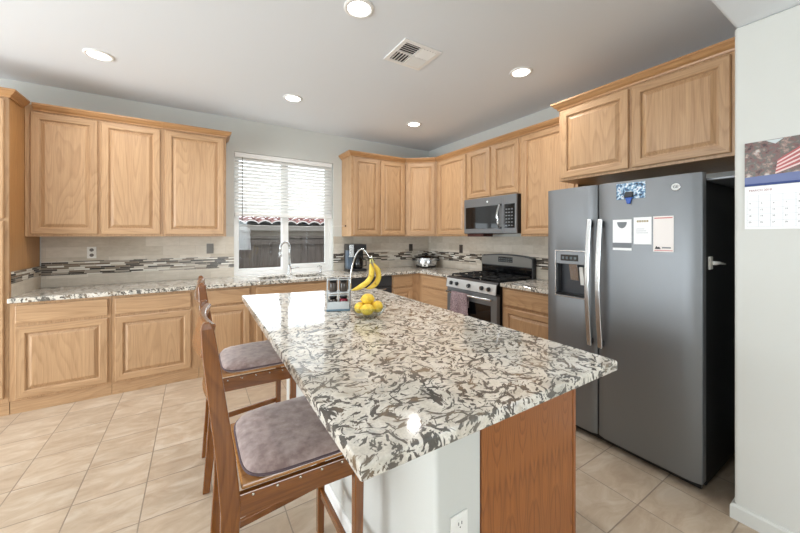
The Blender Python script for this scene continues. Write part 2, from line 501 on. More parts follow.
# ------------------------------------------------------------------ mesh helpers
class MB:
    def __init__(s):
        s.v, s.f, s.m, s.sm = [], [], [], []

    def add(s, vs, fs, m=0, smooth=False):
        b = len(s.v)
        s.v += [tuple(v) for v in vs]
        for f in fs:
            s.f.append([i + b for i in f])
            s.m.append(m)
            s.sm.append(smooth)
        return s

    def box(s, x0, x1, y0, y1, z0, z1, m=0):
        vs = [(x, y, z) for x in (x0, x1) for y in (y0, y1) for z in (z0, z1)]
        return s.add(vs, [(0, 1, 3, 2), (4, 6, 7, 5), (0, 4, 5, 1), (2, 3, 7, 6), (0, 2, 6, 4), (1, 5, 7, 3)], m)

    def prism(s, poly, axis, a0, a1, m=0, smooth=False):
        def pt(p, a):
            return {'x': (a, p[0], p[1]), 'y': (p[0], a, p[1]), 'z': (p[0], p[1], a)}[axis]
        n = len(poly)
        vs = [pt(p, a0) for p in poly] + [pt(p, a1) for p in poly]
        s.add(vs, [(i, (i + 1) % n, n + (i + 1) % n, n + i) for i in range(n)], m, smooth)
        return s.add(vs, [tuple(range(n))[::-1], tuple(range(n, 2 * n))], m)

    def tube(s, pts, r, n=10, m=0, flat=None, up=None):
        pts = [Vector(p) for p in pts]
        rs = r if isinstance(r, (list, tuple)) else [r] * len(pts)
        vs, fs = [], []
        prev = None
        for i, p in enumerate(pts):
            t = (pts[min(i + 1, len(pts) - 1)] - pts[max(i - 1, 0)]).normalized()
            if prev is None:
                a = Vector(up) if up else (Vector((0, 0, 1)) if abs(t.z) < 0.9 else Vector((1, 0, 0)))
            else:
                a = prev
            u = (a - t * a.dot(t)).normalized()
            w = t.cross(u)
            prev = u
            k = flat or 1.0
            for j in range(n):
                c, q = math.cos(2 * math.pi * j / n), math.sin(2 * math.pi * j / n)
                vs.append(p + u * (rs[i] * c) + w * (rs[i] * q * k))
        for i in range(len(pts) - 1):
            for j in range(n):
                fs.append((i * n + j, i * n + (j + 1) % n, (i + 1) * n + (j + 1) % n, (i + 1) * n + j))
        s.add(vs, fs, m, True)
        return s.add(vs, [tuple(range(n))[::-1], tuple(range((len(pts) - 1) * n, len(pts) * n))], m)

    def bar(s, pts, wu, ww, up, m=0):
        """rectangular section swept along points; wu along 'up', ww across; each may be a list"""
        pts = [Vector(p) for p in pts]
        n = len(pts)
        U = wu if isinstance(wu, (list, tuple)) else [wu] * n
        W = ww if isinstance(ww, (list, tuple)) else [ww] * n
        vs, fs = [], []
        for i, p in enumerate(pts):
            t = (pts[min(i + 1, n - 1)] - pts[max(i - 1, 0)]).normalized()
            a = Vector(up)
            u = (a - t * a.dot(t)).normalized()
            w = t.cross(u)
            for x, y in ((-1, -1), (1, -1), (1, 1), (-1, 1)):
                vs.append(p + u * (x * U[i] / 2) + w * (y * W[i] / 2))
        for i in range(n - 1):
            for j in range(4):
                fs.append((i * 4 + j, i * 4 + (j + 1) % 4, (i + 1) * 4 + (j + 1) % 4, (i + 1) * 4 + j))
        fs += [(0, 3, 2, 1), tuple(range((n - 1) * 4, n * 4))]
        return s.add(vs, fs, m)

    def lathe(s, prof, c=(0, 0, 0), n=24, m=0, axis='z', smooth=True, cap=True):
        vs, fs = [], []
        for r, h in prof:
            for j in range(n):
                a = 2 * math.pi * j / n
                q = (r * math.cos(a), r * math.sin(a), h)
                if axis == 'y':
                    q = (q[0], q[2], q[1])
                elif axis == 'x':
                    q = (q[2], q[0], q[1])
                vs.append((c[0] + q[0], c[1] + q[1], c[2] + q[2]))
        k = len(prof)
        for i in range(k - 1):
            for j in range(n):
                fs.append((i * n + j, i * n + (j + 1) % n, (i + 1) * n + (j + 1) % n, (i + 1) * n + j))
        s.add(vs, fs, m, smooth)
        if cap:
            s.add(vs, [tuple(range(n))[::-1], tuple(range((k - 1) * n, k * n))], m)
        return s

    def grid_solid(s, us, vs_, filled, a0, a1, axis='z', m=0):
        """solid of a cell grid, merged (for walls and worktops with holes)"""
        def pt(u, v, a):
            return {'z': (u, v, a), 'y': (u, a, v), 'x': (a, u, v)}[axis]
        nu, nv = len(us) - 1, len(vs_) - 1
        ok = lambda i, j: 0 <= i < nu and 0 <= j < nv and filled(i, j)
        idx = {}
        V, F = [], []

        def vi(i, j, k):
            if (i, j, k) not in idx:
                idx[(i, j, k)] = len(V)
                V.append(pt(us[i], vs_[j], (a0, a1)[k]))
            return idx[(i, j, k)]
        for i in range(nu):
            for j in range(nv):
                if not ok(i, j):
                    continue
                for k in (0, 1):
                    F.append((vi(i, j, k), vi(i + 1, j, k), vi(i + 1, j + 1, k), vi(i, j + 1, k)))
                for di, dj, e in ((-1, 0, ((0, 0), (0, 1))), (1, 0, ((1, 0), (1, 1))), (0, -1, ((0, 0), (1, 0))), (0, 1, ((0, 1), (1, 1)))):
                    if not ok(i + di, j + dj):
                        (p, q), (r, t) = e
                        F.append((vi(i + p, j + q, 0), vi(i + r, j + t, 0), vi(i + r, j + t, 1), vi(i + p, j + q, 1)))
        return s.add(V, F, m)

    def molding(s, path, prof, m=0, left=True):
        """profile (out, z) swept along a flat xy path with mitred corners; out is to the right of travel (left=False) or left"""
        path = [Vector((p[0], p[1])) for p in path]
        n, k = len(path), len(prof)
        sg = 1 if left else -1
        vs, fs = [], []
        for i, p in enumerate(path):
            def nrm(a, b):
                d = (b - a).normalized()
                return Vector((-d.y, d.x)) * sg
            if i == 0:
                o = nrm(path[0], path[1])
            elif i == n - 1:
                o = nrm(path[-2], path[-1])
            else:
                a, b = nrm(path[i - 1], p), nrm(p, path[i + 1])
                o = (a + b) / (1 + a.dot(b))
            for r, z in prof:
                q = p + o * r
                vs.append((q.x, q.y, z))
        for i in range(n - 1):
            for j in range(k):
                fs.append((i * k + j, i * k + (j + 1) % k, (i + 1) * k + (j + 1) % k, (i + 1) * k + j))
        fs += [tuple(range(k)), tuple(range((n - 1) * k, n * k))]
        return s.add(vs, fs, m)

    def sphere(s, c, r, n=16, k=10, m=0, sc=(1, 1, 1), mat=None):
        vs, fs = [], []
        for i in range(k + 1):
            th = math.pi * i / k
            for j in range(n):
                a = 2 * math.pi * j / n
                q = Vector((r * sc[0] * math.sin(th) * math.cos(a), r * sc[1] * math.sin(th) * math.sin(a), r * sc[2] * math.cos(th)))
                if mat:
                    q = mat @ q
                vs.append(Vector(c) + q)
        for i in range(k):
            for j in range(n):
                fs.append((i * n + j, (i + 1) * n + j, (i + 1) * n + (j + 1) % n, i * n + (j + 1) % n))
        return s.add(vs, fs, m, True)

    def build(s, name, mats, parent=None, bevel=0.0, seg=2, loc=None, rotz=None, subsurf=0, mods=None, merge=True):
        me = bpy.data.meshes.new(name)
        me.from_pydata([tuple(v) for v in s.v], [], s.f)
        if not isinstance(mats, (list, tuple)):
            mats = [mats]
        for mt in mats:
            me.materials.append(mt)
        me.polygons.foreach_set('material_index', s.m)
        me.polygons.foreach_set('use_smooth', s.sm)
        bm = bmesh.new()
        bm.from_mesh(me)
        if merge:
            bmesh.ops.remove_doubles(bm, verts=bm.verts, dist=1e-6)
        bmesh.ops.recalc_face_normals(bm, faces=bm.faces)
        bm.to_mesh(me)
        bm.free()
        o = bpy.data.objects.new(name, me)
        COL.objects.link(o)
        if parent is not None:
            o.parent = parent
        if loc is not None:
            o.location = loc
        if rotz is not None:
            o.rotation_euler = (0, 0, rotz)
        if bevel:
            b = o.modifiers.new('bevel', 'BEVEL')
            b.width = bevel
            b.segments = seg
            b.limit_method = 'ANGLE'
            b.angle_limit = R(40)
        if subsurf:
            q = o.modifiers.new('subsurf', 'SUBSURF')
            q.levels = q.render_levels = subsurf
        return o


def thing(name, label, cat, loc=(0, 0, 0), rotz=0.0, group=None):
    o = bpy.data.objects.new(name, None)
    COL.objects.link(o)
    o.empty_display_size = 0.1
    o.location = loc
    o.rotation_euler = (0, 0, rotz)
    o['label'] = label
    o['category'] = cat
    if group:
        o['group'] = group
    return o


def tag(o, label, cat, group=None):
    o['label'] = label
    o['category'] = cat
    if group:
        o['group'] = group
    return o


def struct(o):
    o['kind'] = 'structure'
    return o


def copy_tree(o, parent=None):
    c = o.copy()
    COL.objects.link(c)
    if parent is not None:
        c.parent = parent
    for ch in list(o.children):
        copy_tree(ch, c)
    return c


def text_mesh(txt, size, depth=0.0004):
    """letters as a mesh in the xy plane"""
    cu = bpy.data.curves.new('letters', 'FONT')
    cu.body = txt
    cu.size = size
    cu.extrude = depth
    cu.align_x = 'CENTER'
    cu.align_y = 'CENTER'
    tmp = bpy.data.objects.new('letters', cu)
    COL.objects.link(tmp)
    bpy.context.view_layer.update()
    me = bpy.data.meshes.new_from_object(tmp.evaluated_get(bpy.context.evaluated_depsgraph_get()))
    vs = [tuple(v.co) for v in me.vertices]
    fs = [tuple(p.vertices) for p in me.polygons]
    bpy.data.objects.remove(tmp)
    bpy.data.meshes.remove(me)
    bpy.data.curves.remove(cu)
    return vs, fs


# ------------------------------------------------------------------ key planes
YW, XW = 4.424, 3.328           # back wall, right wall
ZC = 2.833                      # ceiling
YB, XB = 3.814, 2.718           # base cabinet fronts
YU, XU = 4.094, 2.998           # wall cabinet fronts
CT, CB = 0.920, 0.881           # worktop top and underside
XL, YR = -4.40, -3.45           # left wall, wall behind
ROTR = R(-90)

# ------------------------------------------------------------------ room shell
b = MB().box(XL - 0.12, XW + 0.12, YR - 0.12, YW + 0.13, -0.06, 0.0)
struct(b.build('floor', floor_m))
b = MB().box(XL - 0.12, XW + 0.12, 0.50, YW + 0.13, ZC, ZC + 0.08)
struct(b.build('ceiling', ceil_m))
b = MB().box(XL - 0.12, XW + 0.12, YR - 0.12, 0.498, 2.445, ZC + 0.08)
struct(b.build('ceiling_lower', ceil_m, bevel=0.012, seg=3))
WX0, WX1, WZ0, WZ1 = 0.394, 1.645, 0.905, 2.432
b = MB().grid_solid([XL - 0.12, WX0, WX1, XW + 0.12], [0.0, WZ0, WZ1, ZC], lambda i, j: not (i == 1 and j == 1), YW, YW + 0.13, 'y')
struct(b.build('wall_back', wall_m))
b = MB().box(XW, XW + 0.12, 0.502, YW - 0.001, 0, ZC)
struct(b.build('wall_right', wall_m))
# thick wall beside the fridge, its face turned to the room
b = MB().box(2.28, XW + 0.12, YR, 0.50, 0, 2.4445)
struct(b.build('wall_partition', wall_m, bevel=0.012, seg=3))
b = MB().grid_solid([YR, 0.5, 3.4, YW - 0.001], [0, 0.02, 2.17, ZC], lambda i, j: not (i == 1 and j == 1), XL - 0.12, XL, 'x')
struct(b.build('wall_left', wall_m))
b = MB().grid_solid([XL, -0.8, 1.6, 2.279], [0, 0.9, 2.1, 2.4445], lambda i, j: not (i == 1 and j == 1), YR - 0.12, YR, 'y')
struct(b.build('wall_rear', wall_m))
b = MB()
b.molding([(2.2805, YR), (2.2805, 0.5005), (2.42, 0.5005)], [(0, 0), (0.013, 0), (0.013, 0.062), (0.007, 0.072), (0, 0.074)], left=True)
struct(b.build('baseboard_partition', wall_m))

# patio door of the left wall
pd = struct(MB().grid_solid([0.5, 0.56, 1.92, 2.0, 3.34, 3.4], [0.02, 0.08, 2.11, 2.17], lambda i, j: not (j == 1 and i in (1, 3)), XL - 0.09, XL - 0.03, 'x').build('door_1', white_m))
struct(MB().box(XL - 0.065, XL - 0.060, 0.56, 1.92, 0.08, 2.11).build('door_1_pane', pane_m, pd))
struct(MB().box(XL - 0.065, XL - 0.060, 2.0, 3.34, 0.08, 2.11).build('door_1_pane', pane_m, pd))
rw = struct(MB().grid_solid([-0.8, -0.73, 0.36, 0.44, 1.53, 1.6], [0.9, 0.97, 2.03, 2.1], lambda i, j: not (j == 1 and i in (1, 3)), YR - 0.09, YR - 0.03, 'y').build('window_2', white_m))
struct(MB().box(-0.73, 0.36, YR - 0.065, YR - 0.06, 0.97, 2.03).build('window_2_pane', pane_m, rw))
struct(MB().box(0.44, 1.53, YR - 0.065, YR - 0.06, 0.97, 2.03).build('window_2_pane', pane_m, rw))

# sink window: white slider set back in the wall
wn = struct(MB().grid_solid([WX0, WX0 + 0.035, WX1 - 0.05, WX1], [0.925, 0.975, WZ1 - 0.04, WZ1], lambda i, j: not (i == 1 and j == 1), 4.470, 4.530, 'y').build('window_1', white_m, bevel=0.003))
b = MB().grid_solid([0.430, 0.455, 0.955, 1.00], [0.976, 1.0, 2.35, 2.391], lambda i, j: not (i == 1 and j == 1), 4.505, 4.525, 'y')
struct(b.build('window_1_sash', white_m, wn, bevel=0.003))
b = MB().grid_solid([0.965, 1.045, 1.54, 1.594], [0.976, 1.035, 2.35, 2.391], lambda i, j: not (i == 1 and j == 1), 4.478, 4.502, 'y')
struct(b.build('window_1_sash', white_m, wn, bevel=0.003))
struct(MB().box(0.456, 0.954, 4.513, 4.517, 1.0, 2.35).build('window_1_pane', pane_m, wn))
struct(MB().box(1.046, 1.539, 4.488, 4.492, 1.035, 2.35).build('window_1_pane', pane_m, wn))
struct(MB().box(WX0 + 0.002, WX1 - 0.002, 4.424, 4.553, 0.906, 0.924).build('window_1_sill', white_m, wn, bevel=0.003))

# ------------------------------------------------------------------ outside
gz = -0.35
b = MB().box(-14, 16, 4.60, 26, gz - 0.1, gz)
o = struct(b.build('ground_yard', ground_m))
fence = thing('board_fence', 'weathered grey brown board fence standing outside the sink window', 'fence', (0, 6.5, gz))
x = -2.4
while x < 4.6:
    w = 0.137
    MB().box(x, x + w, -0.011, 0.011, 0.03, 1.72 + random.uniform(-0.004, 0.004)).build('fence_board', fence_m, fence)
    x += w + 0.006
MB().box(-2.45, 4.65, -0.055, -0.012, 1.60, 1.69).build('rail', fence_m, fence)
MB().box(-2.45, 4.65, -0.04, 0.04, 1.725, 1.762).build('cap_board', fence_m, fence)
for px in (-1.9, 0.58, 3.05):
    MB().box(px - 0.045, px + 0.045, -0.105, -0.056, 0.0, 1.72).build('post', fence_m, fence)

house = thing('neighbour_house', 'neighbouring house with red clay tile roof beyond the board fence', 'house', (2.0, 10.0, gz))
MB().box(-4.2, 6.0, 0.5, 1.0, 0, 2.039).build('wall', stucco_m, house)
MB().box(-4.4, 6.2, 0.0, 0.05, 1.92, 2.10).build('fascia', fascia_m, house)
MB().box(-4.4, 6.2, 0.05, 0.50, 2.04, 2.06).build('soffit', fascia_m, house)
# barrel tiles: a wavy sheet rising from the eave, white mortar at its lower lip
b, lip = MB(), MB()
NP, pitch = 30, 0.355
xs = [-4.4 + i * pitch / 8 for i in range(NP * 8 + 1)]
prof = lambda x: 0.080 * abs(math.sin(math.pi * (x + 4.4) / pitch)) ** 0.8
vs, fs = [], []
for k in range(3):
    for x in xs:
        for t in (0, 1):
            yy = -0.06 + 0.36 * k + (0.36 if t else 0)
            vs.append((x, yy, 2.11 + 0.20 * (yy + 0.06) + prof(x) + (0.03 if not t else 0)))
n = len(xs)
for k in range(3):
    for i in range(n - 1):
        a = (k * n + i) * 2
        fs.append((a, a + 2, a + 3, a + 1))
b.add(vs, fs, 0, False)
ob = b.build('roof', rooftile_m, house)
so = ob.modifiers.new('solid', 'SOLIDIFY')
so.thickness = 0.02
vs, fs = [], []
for x in xs:
    vs += [(x, -0.064, 2.102 + prof(x)), (x, -0.064, 2.136 + prof(x)), (x, -0.02, 2.136 + prof(x)), (x, -0.02, 2.102 + prof(x))]
for i in range(n - 1):
    for j in range(4):
        fs.append((i * 4 + j, i * 4 + (j + 1) % 4, i * 4 + 4 + (j + 1) % 4, i * 4 + 4 + j))
lip.add(vs, fs)
MB().prism([(0.0, 2.062), (1.1, 2.062), (1.1, 2.30), (0.0, 2.10)], 'x', -4.4, 6.2).build('roof_deck', fascia_m, house)
lip.build('eave_mortar', rooflip_m, house)


# ------------------------------------------------------------------ cabinets
def door(parent, x0, x1, z0, z1, name='door', yoff=0.0, sw=0.058):
    """raised panel door in the cabinet's own frame, front towards -y"""
    t = 0.019
    def ring(ins, h):
        return [(x0 + ins, yoff - h, z0 + ins), (x1 - ins, yoff - h, z0 + ins), (x1 - ins, yoff - h, z1 - ins), (x0 + ins, yoff - h, z1 - ins)]
    fr = [ring(0, 0.0008), ring(0, t - 0.005), ring(0.005, t), ring(sw - 0.007, t), ring(sw, t - 0.006), ring(sw, 0.0008)]
    b = MB()
    vs = [p for r in fr for p in r]
    k = len(fr)
    for i in range(k):
        for j in range(4):
            q = (i * 4 + j, i * 4 + (j + 1) % 4, ((i + 1) % k) * 4 + (j + 1) % 4, ((i + 1) % k) * 4 + j)
            b.add(vs, [q], 0 if j in (1, 3) else 1)
    d = b.build(name, [oak_v, oak_h], parent)
    pn = [ring(sw - 0.001, 0.002), ring(sw + 0.0005, 0.0040), ring(sw + 0.008, 0.0045), ring(sw + 0.030, t - 0.003), ring(sw + 0.033, t - 0.002)]
    vs = [p for r in pn for p in r]
    fs = []
    for i in range(len(pn) - 1):
        for j in range(4):
            fs.append((i * 4 + j, i * 4 + (j + 1) % 4, (i + 1) * 4 + (j + 1) % 4, (i + 1) * 4 + j))
    m = (len(pn) - 1) * 4
    fs += [(m, m + 1, m + 2, m + 3), (3, 2, 1, 0)]
    MB().add(vs, fs).build('door_panel', oak_v, d)
    return d


def drawer(parent, x0, x1, z0, z1, name='drawer'):
    MB().prism([(x0, z0), (x1, z0), (x1, z1), (x0, z1)], 'y', -0.019, -0.0008).build(name, oak_h, parent, bevel=0.005, seg=2)


CROWN = [(0, 0), (0.010, 0), (0.013, 0.012), (0.030, 0.024), (0.044, 0.042), (0.050, 0.046), (0.050, 0.060), (0, 0.060)]


def cabinet(name, label, loc, rotz, w, d, z0, z1, doors=(), drawers=(), crown=None, kick=False, cat='cabinet', group=None, side=oak_side):
    t = thing(name, label, cat, loc, rotz, group)
    zb = z0
    if kick:
        MB().box(0.001, w - 0.001, 0.012, 0.028, 0.0, 0.104).build('toe_kick', oak_h, t)
        zb = 0.105
        MB().box(0.02, w - 0.02, 0.029, d - 0.02, 0.0, 0.104).build('plinth', side, t)
    b = MB().box(0.0, w, 0.0195, d, zb, z1)
    b.build('body', side, t, bevel=0.0015, seg=1)
    # face frame: stiles and rails
    f = MB()
    f.box(0, w, 0.0, 0.019, zb, z1)
    f.build('face_frame', oak_v, t, bevel=0.001, seg=1)
    for q in doors:
        door(t, *q)
    for q in drawers:
        drawer(t, *q)
    if crown:
        path = [p for p in crown]
        pr = [(o + 0.0005, z + z1 - 0.052) for o, z in CROWN]
        MB().molding(path, pr, left=False).build('crown_molding', oak_crown, t)
    return t


UB, UT = 1.403, 2.545
UD0, UD1 = 1.425, 2.478
PX = -1.24
# tall pantry
cabinet('pantry_cabinet', 'tall oak pantry cabinet reaching the floor beside the back worktop', (PX - 0.62, YB, 0), 0, 0.62, 0.608, 0.0, UT,
        doors=[(0.022, 0.598, 0.14, 1.525), (0.022, 0.598, 1.545, UD1)], crown=[(0, 0), (0.62, 0), (0.62, 0.229)], kick=True)
# wall cabinets, back wall
x0 = PX + 0.002
cabinet('wall_cabinet', 'oak wall cabinet with two doors between the pantry and the single-door cabinet', (x0, YU, 0), 0, 0.956, 0.328, UB, UT,
        doors=[(0.035, 0.470, UD0, UD1), (0.492, 0.938, UD0, UD1)], crown=[(0.0525, 0), (0.956, 0)])
xa = x0 + 0.9565
cabinet('wall_cabinet', 'narrow single-door oak wall cabinet just before the window, over the grey switch', (xa, YU, 0), 0, 0.286 - xa, 0.328, UB, UT,
        doors=[(0.022, 0.286 - xa - 0.022, UD0, UD1)], crown=[(0, 0), (0.286 - xa, 0), (0.286 - xa, 0.328)])
cabinet('wall_cabinet', 'two-door oak wall cabinet above the coffee maker on the other side of the window', (1.773, YU, 0), 0, 0.866, 0.328, UB, UT,
        doors=[(0.035, 0.425, UD0, UD1), (0.452, 0.850, UD0, UD1)], crown=[(0, 0.328), (0, 0), (0.866, 0)], side=oak_v)
# corner cabinet, diagonal front
A, B = Vector((2.641, YU)), Vector((XU, 3.785))
t = thing('corner_cabinet', 'oak corner wall cabinet with one slanted door above the slow cooker', 'cabinet', (A.x, A.y, 0), math.atan2(B.y - A.y, B.x - A.x))
wd = (B - A).length
inv = Matrix.Rotation(-math.atan2(B.y - A.y, B.x - A.x), 2)
poly = [inv @ (Vector(p) - A) for p in ((2.641, 4.421), (3.325, 4.421), (3.325, 3.785), (XU, 3.785))]
fa = Vector((0, 0.0195))
pl = [Vector((0.014, 0.0195))] + [Vector((wd - 0.014, 0.0195)), poly[3] + Vector((0.012, 0.018)), poly[2], poly[1], poly[0]]
MB().prism([(p.x, p.y) for p in pl], 'z', UB, UT).build('body', oak_side, t)
MB().box(0.003, wd - 0.003, 0.0, 0.019, UB, UT).build('face_frame', oak_v, t, bevel=0.001, seg=1)
door(t, 0.03, wd - 0.03, UD0, UD1)
MB().molding([(0.0225, 0), (wd - 0.0225, 0)], [(o + 0.0005, z + UT - 0.052) for o, z in CROWN], left=False).build('crown_molding', oak_crown, t)
# wall cabinets, right wall (local x runs towards the camera)
cabinet('wall_cabinet', 'single-door oak wall cabinet between the corner cabinet and the microwave', (XU, 3.783, 0), ROTR, 0.636, 0.328, UB, UT,
        doors=[(0.035, 0.612, UD0, UD1)], crown=[(0.0, 0), (0.636, 0)])
cabinet('wall_cabinet', 'short oak wall cabinet with two small doors over the microwave', (XU, 3.1465, 0), ROTR, 0.824, 0.328, 1.872, UT,
        doors=[(0.022, 0.388, 1.888, UD1), (0.428, 0.802, 1.888, UD1)], crown=[(0, 0), (0.824, 0)])
cabinet('wall_cabinet', 'tall single-door oak wall cabinet between the microwave and the fridge cabinet', (XU, 2.322, 0), ROTR, 0.626, 0.328, UB, UT,
        doors=[(0.022, 0.60, UD0, UD1)], crown=[(0, 0), (0.626, 0)])
FX = 2.70
cabinet('fridge_cabinet', 'deep two-door oak cabinet mounted above the refrigerator', (FX, 1.694, 0), ROTR, 1.190, 0.626, 1.885, UT + 0.012,
        doors=[(0.022, 0.548, 1.905, 2.488), (0.572, 1.090, 1.905, 2.488)], crown=[(0, 0.24), (0, 0), (1.190, 0)])

# base cabinets, back run
BZ = 0.879
DZ0, DZ1, WZa, WZb = 0.122, 0.690, 0.715, 0.857
x = PX + 0.002
cabinet('base_cabinet', 'oak base cabinet with one drawer and one door, next to the pantry', (x, YB, 0), 0, 0.61, 0.606, 0, BZ,
        doors=[(0.036, 0.588, DZ0, DZ1)], drawers=[(0.036, 0.588, WZa, WZb)], kick=True)
x += 0.611
cabinet('base_cabinet', 'second oak base cabinet from the pantry, drawer over door', (x, YB, 0), 0, 0.655, 0.606, 0, BZ,
        doors=[(0.024, 0.590, DZ0, DZ1)], drawers=[(0.024, 0.590, WZa, WZb)], kick=True)
x += 0.656
cabinet('base_cabinet', 'oak base cabinet behind the stool backs, next to the sink cabinet', (x, YB, 0), 0, 0.505, 0.606, 0, BZ,
        doors=[(0.030, 0.458, DZ0, DZ1)], drawers=[(0.030, 0.458, WZa, WZb)], kick=True)
x += 0.506
sxw = 1.610 - x
cabinet('sink_cabinet', 'oak sink base cabinet below the kitchen window with long false drawer front', (x, YB, 0), 0, sxw, 0.606, 0, 0.70,
        doors=[(0.02, sxw / 2 - 0.012, DZ0, DZ1 - 0.006), (sxw / 2 + 0.012, sxw - 0.02, DZ0, DZ1 - 0.006)], kick=True)
st = bpy.data.objects['sink_cabinet']
MB().box(0, sxw, 0.0, 0.019, 0.7005, BZ).build('top_rail', oak_h, st)
drawer(st, 0.02, sxw - 0.02, WZa, WZb, 'false_drawer')
dw = thing('dishwasher', 'black front dishwasher built in under the back worktop', 'dishwasher', (1.6125, YB, 0), 0)
MB().box(0.0, 0.628, 0.006, 0.58, 0.10, 0.874).build('body', black_m, dw)
MB().box(0.004, 0.624, -0.018, 0.005, 0.11, 0.735).build('door', slate_dark_m, dw, bevel=0.004)
MB().box(0.004, 0.624, -0.020, 0.005, 0.741, 0.872).build('control_panel', slate_dark_m, dw, bevel=0.004)
MB().box(0.02, 0.61, 0.04, 0.5, 0.0, 0.099).build('kick_plate', black_m, dw)
hh = MB()
hh.tube([(0.10, -0.020, 0.71), (0.10, -0.046, 0.71), (0.125, -0.052, 0.71), (0.50, -0.052, 0.71), (0.525, -0.046, 0.71), (0.525, -0.020, 0.71)], 0.008)
hh.build('handle', steel_m, dw)
x = 2.2425
cabinet('corner_base_cabinet', 'oak corner base cabinet between dishwasher and drawer stack', (x, YB, 0), 0, 3.320 - x, 0.606, 0, BZ,
        doors=[(0.022, 0.325, DZ0, DZ1)], drawers=[(0.022, 0.325, WZa, WZb)], kick=True)
# base cabinets, right run
cabinet('base_cabinet', 'oak drawer base cabinet with three drawers beside the range', (XB, YB - 0.0005, 0), ROTR, 0.660, 0.602, 0, BZ,
        drawers=[(0.075, 0.640, WZa, WZb), (0.075, 0.640, 0.43, 0.69), (0.075, 0.640, DZ0, 0.405)], kick=True)
cabinet('base_cabinet', 'oak base cabinet between the range and the refrigerator', (XB, 2.3355, 0), ROTR, 0.775, 0.602, 0, BZ,
        doors=[(0.03, 0.75, DZ0, DZ1 - 0.02)], drawers=[(0.03, 0.75, 0.70, WZb)], kick=True)

# worktops
SX = (0.625, 0.955, 1.03, 1.40)
SY = (3.925, 4.215)
us = [PX + 0.001, SX[0], SX[1], SX[2], SX[3], 2.683, XW - 0.001]
vs_ = [3.153, 3.779, SY[0], SY[1], YW - 0.001]
def fill(i, j):
    if j == 0:
        return i == 5
    return not (j == 2 and i in (1, 3))
b = MB().grid_solid(us, vs_, fill, CB, CT)
tag(b.build('granite_worktop', granite_m, bevel=0.006, seg=3), 'L-shaped speckled granite worktop with the sink, along the back wall', 'worktop')
b = MB().box(2.683, XW - 0.001, 1.562, 2.338, CB, CT)
tag(b.build('granite_worktop', granite_m, bevel=0.006, seg=3), 'short granite worktop piece between range and refrigerator', 'worktop')

# backsplash
def splash(name, label, axis, a0, a1, wallpos, z1, side):
    t = thing(name, label, 'backsplash', (0, 0, 0))
    th = 0.009
    def slab(nm, m, z0, z1, tt):
        if axis == 'x':
            MB().box(a0, a1, wallpos - tt, wallpos - 0.0003, z0, z1).build(nm, m, t)
        elif side > 0:
            MB().box(wallpos + 0.0003, wallpos + tt, a0, a1, z0, z1).build(nm, m, t)
        else:
            MB().box(wallpos - tt, wallpos - 0.0003, a0, a1, z0, z1).build(nm, m, t)
    tl, ms = (tile_x, mos_x) if axis == 'x' else (tile_y, mos_y)
    slab('tile_field', tl, CT + 0.0005, min(z1, 1.030), th)
    slab('mosaic_strip', ms, 1.0305, min(z1, 1.1625), th + 0.0015)
    if z1 > 1.18:
        slab('tile_field', tl, 1.163, z1, th)
    return t
splash('tile_backsplash', 'beige tile backsplash with mosaic strip between pantry and window', 'x', PX + 0.011, WX0 - 0.001, YW, UB - 0.001, 1)
splash('tile_backsplash', 'beige tile backsplash with mosaic strip behind coffee maker and slow cooker', 'x', WX1 + 0.001, XW - 0.012, YW, UB - 0.001, 1)
splash('tile_backsplash', 'tile backsplash behind the range on the long cabinet wall', 'y', 1.60, YW - 0.001, XW, UB - 0.001, -1)
splash('tile_backsplash', 'low tile side splash on the pantry side above the worktop', 'y', YB + 0.035, YW - 0.012, PX, 1.125, 1)

# ------------------------------------------------------------------ sink and tap
sk = thing('kitchen_sink', 'stainless double bowl sink set under the granite worktop', 'sink', (0, 0, 0))
for (a, c) in ((SX[0], SX[1]), (SX[2], SX[3])):
    b = MB()
    o_ = 0.012
    z0, z1 = 0.73, CB - 0.0005
    outer = [(a - o_, SY[0] - o_), (c + o_, SY[0] - o_), (c + o_, SY[1] + o_), (a - o_, SY[1] + o_)]
    inner = [(a + 0.002, SY[0] + 0.002), (c - 0.002, SY[0] + 0.002), (c - 0.002, SY[1] - 0.002), (a + 0.002, SY[1] - 0.002)]
    bot = [(a + 0.02, SY[0] + 0.02), (c - 0.02, SY[0] + 0.02), (c - 0.02, SY[1] - 0.02), (a + 0.02, SY[1] - 0.02)]
    V = [(p[0], p[1], z1) for p in outer] + [(p[0], p[1], z1) for p in inner] + [(p[0], p[1], z0) for p in bot] + [(p[0], p[1], z0 - 0.004) for p in bot] + [(p[0], p[1], z1 - 0.004) for p in outer]
    F = []
    for i in range(4):
        for j in range(4):
            F.append((i * 4 + j, i * 4 + (j + 1) % 4, (i + 1) * 4 + (j + 1) % 4, (i + 1) * 4 + j))
    for j in range(4):
        F.append((16 + j, 16 + (j + 1) % 4, (j + 1) % 4, j))
    F = [f for f in F if not (min(f) >= 8 and max(f) < 16)] + [(8, 9, 10, 11)]
    F = [f for f in F if not (min(f) >= 12)] + [(8 + j, 8 + (j + 1) % 4, 16 + (j + 1) % 4, 16 + j) for j in range(4)]
    bw = MB().add(V, F).build('bowl', steel_m, sk, bevel=0.004)
    MB().lathe([(0.001, z0 + 0.002), (0.036, z0 + 0.002), (0.040, z0 + 0.0005)], ((a + c) / 2, (SY[0] + SY[1]) / 2, 0), 20).build('drain', chrome_m, bw)

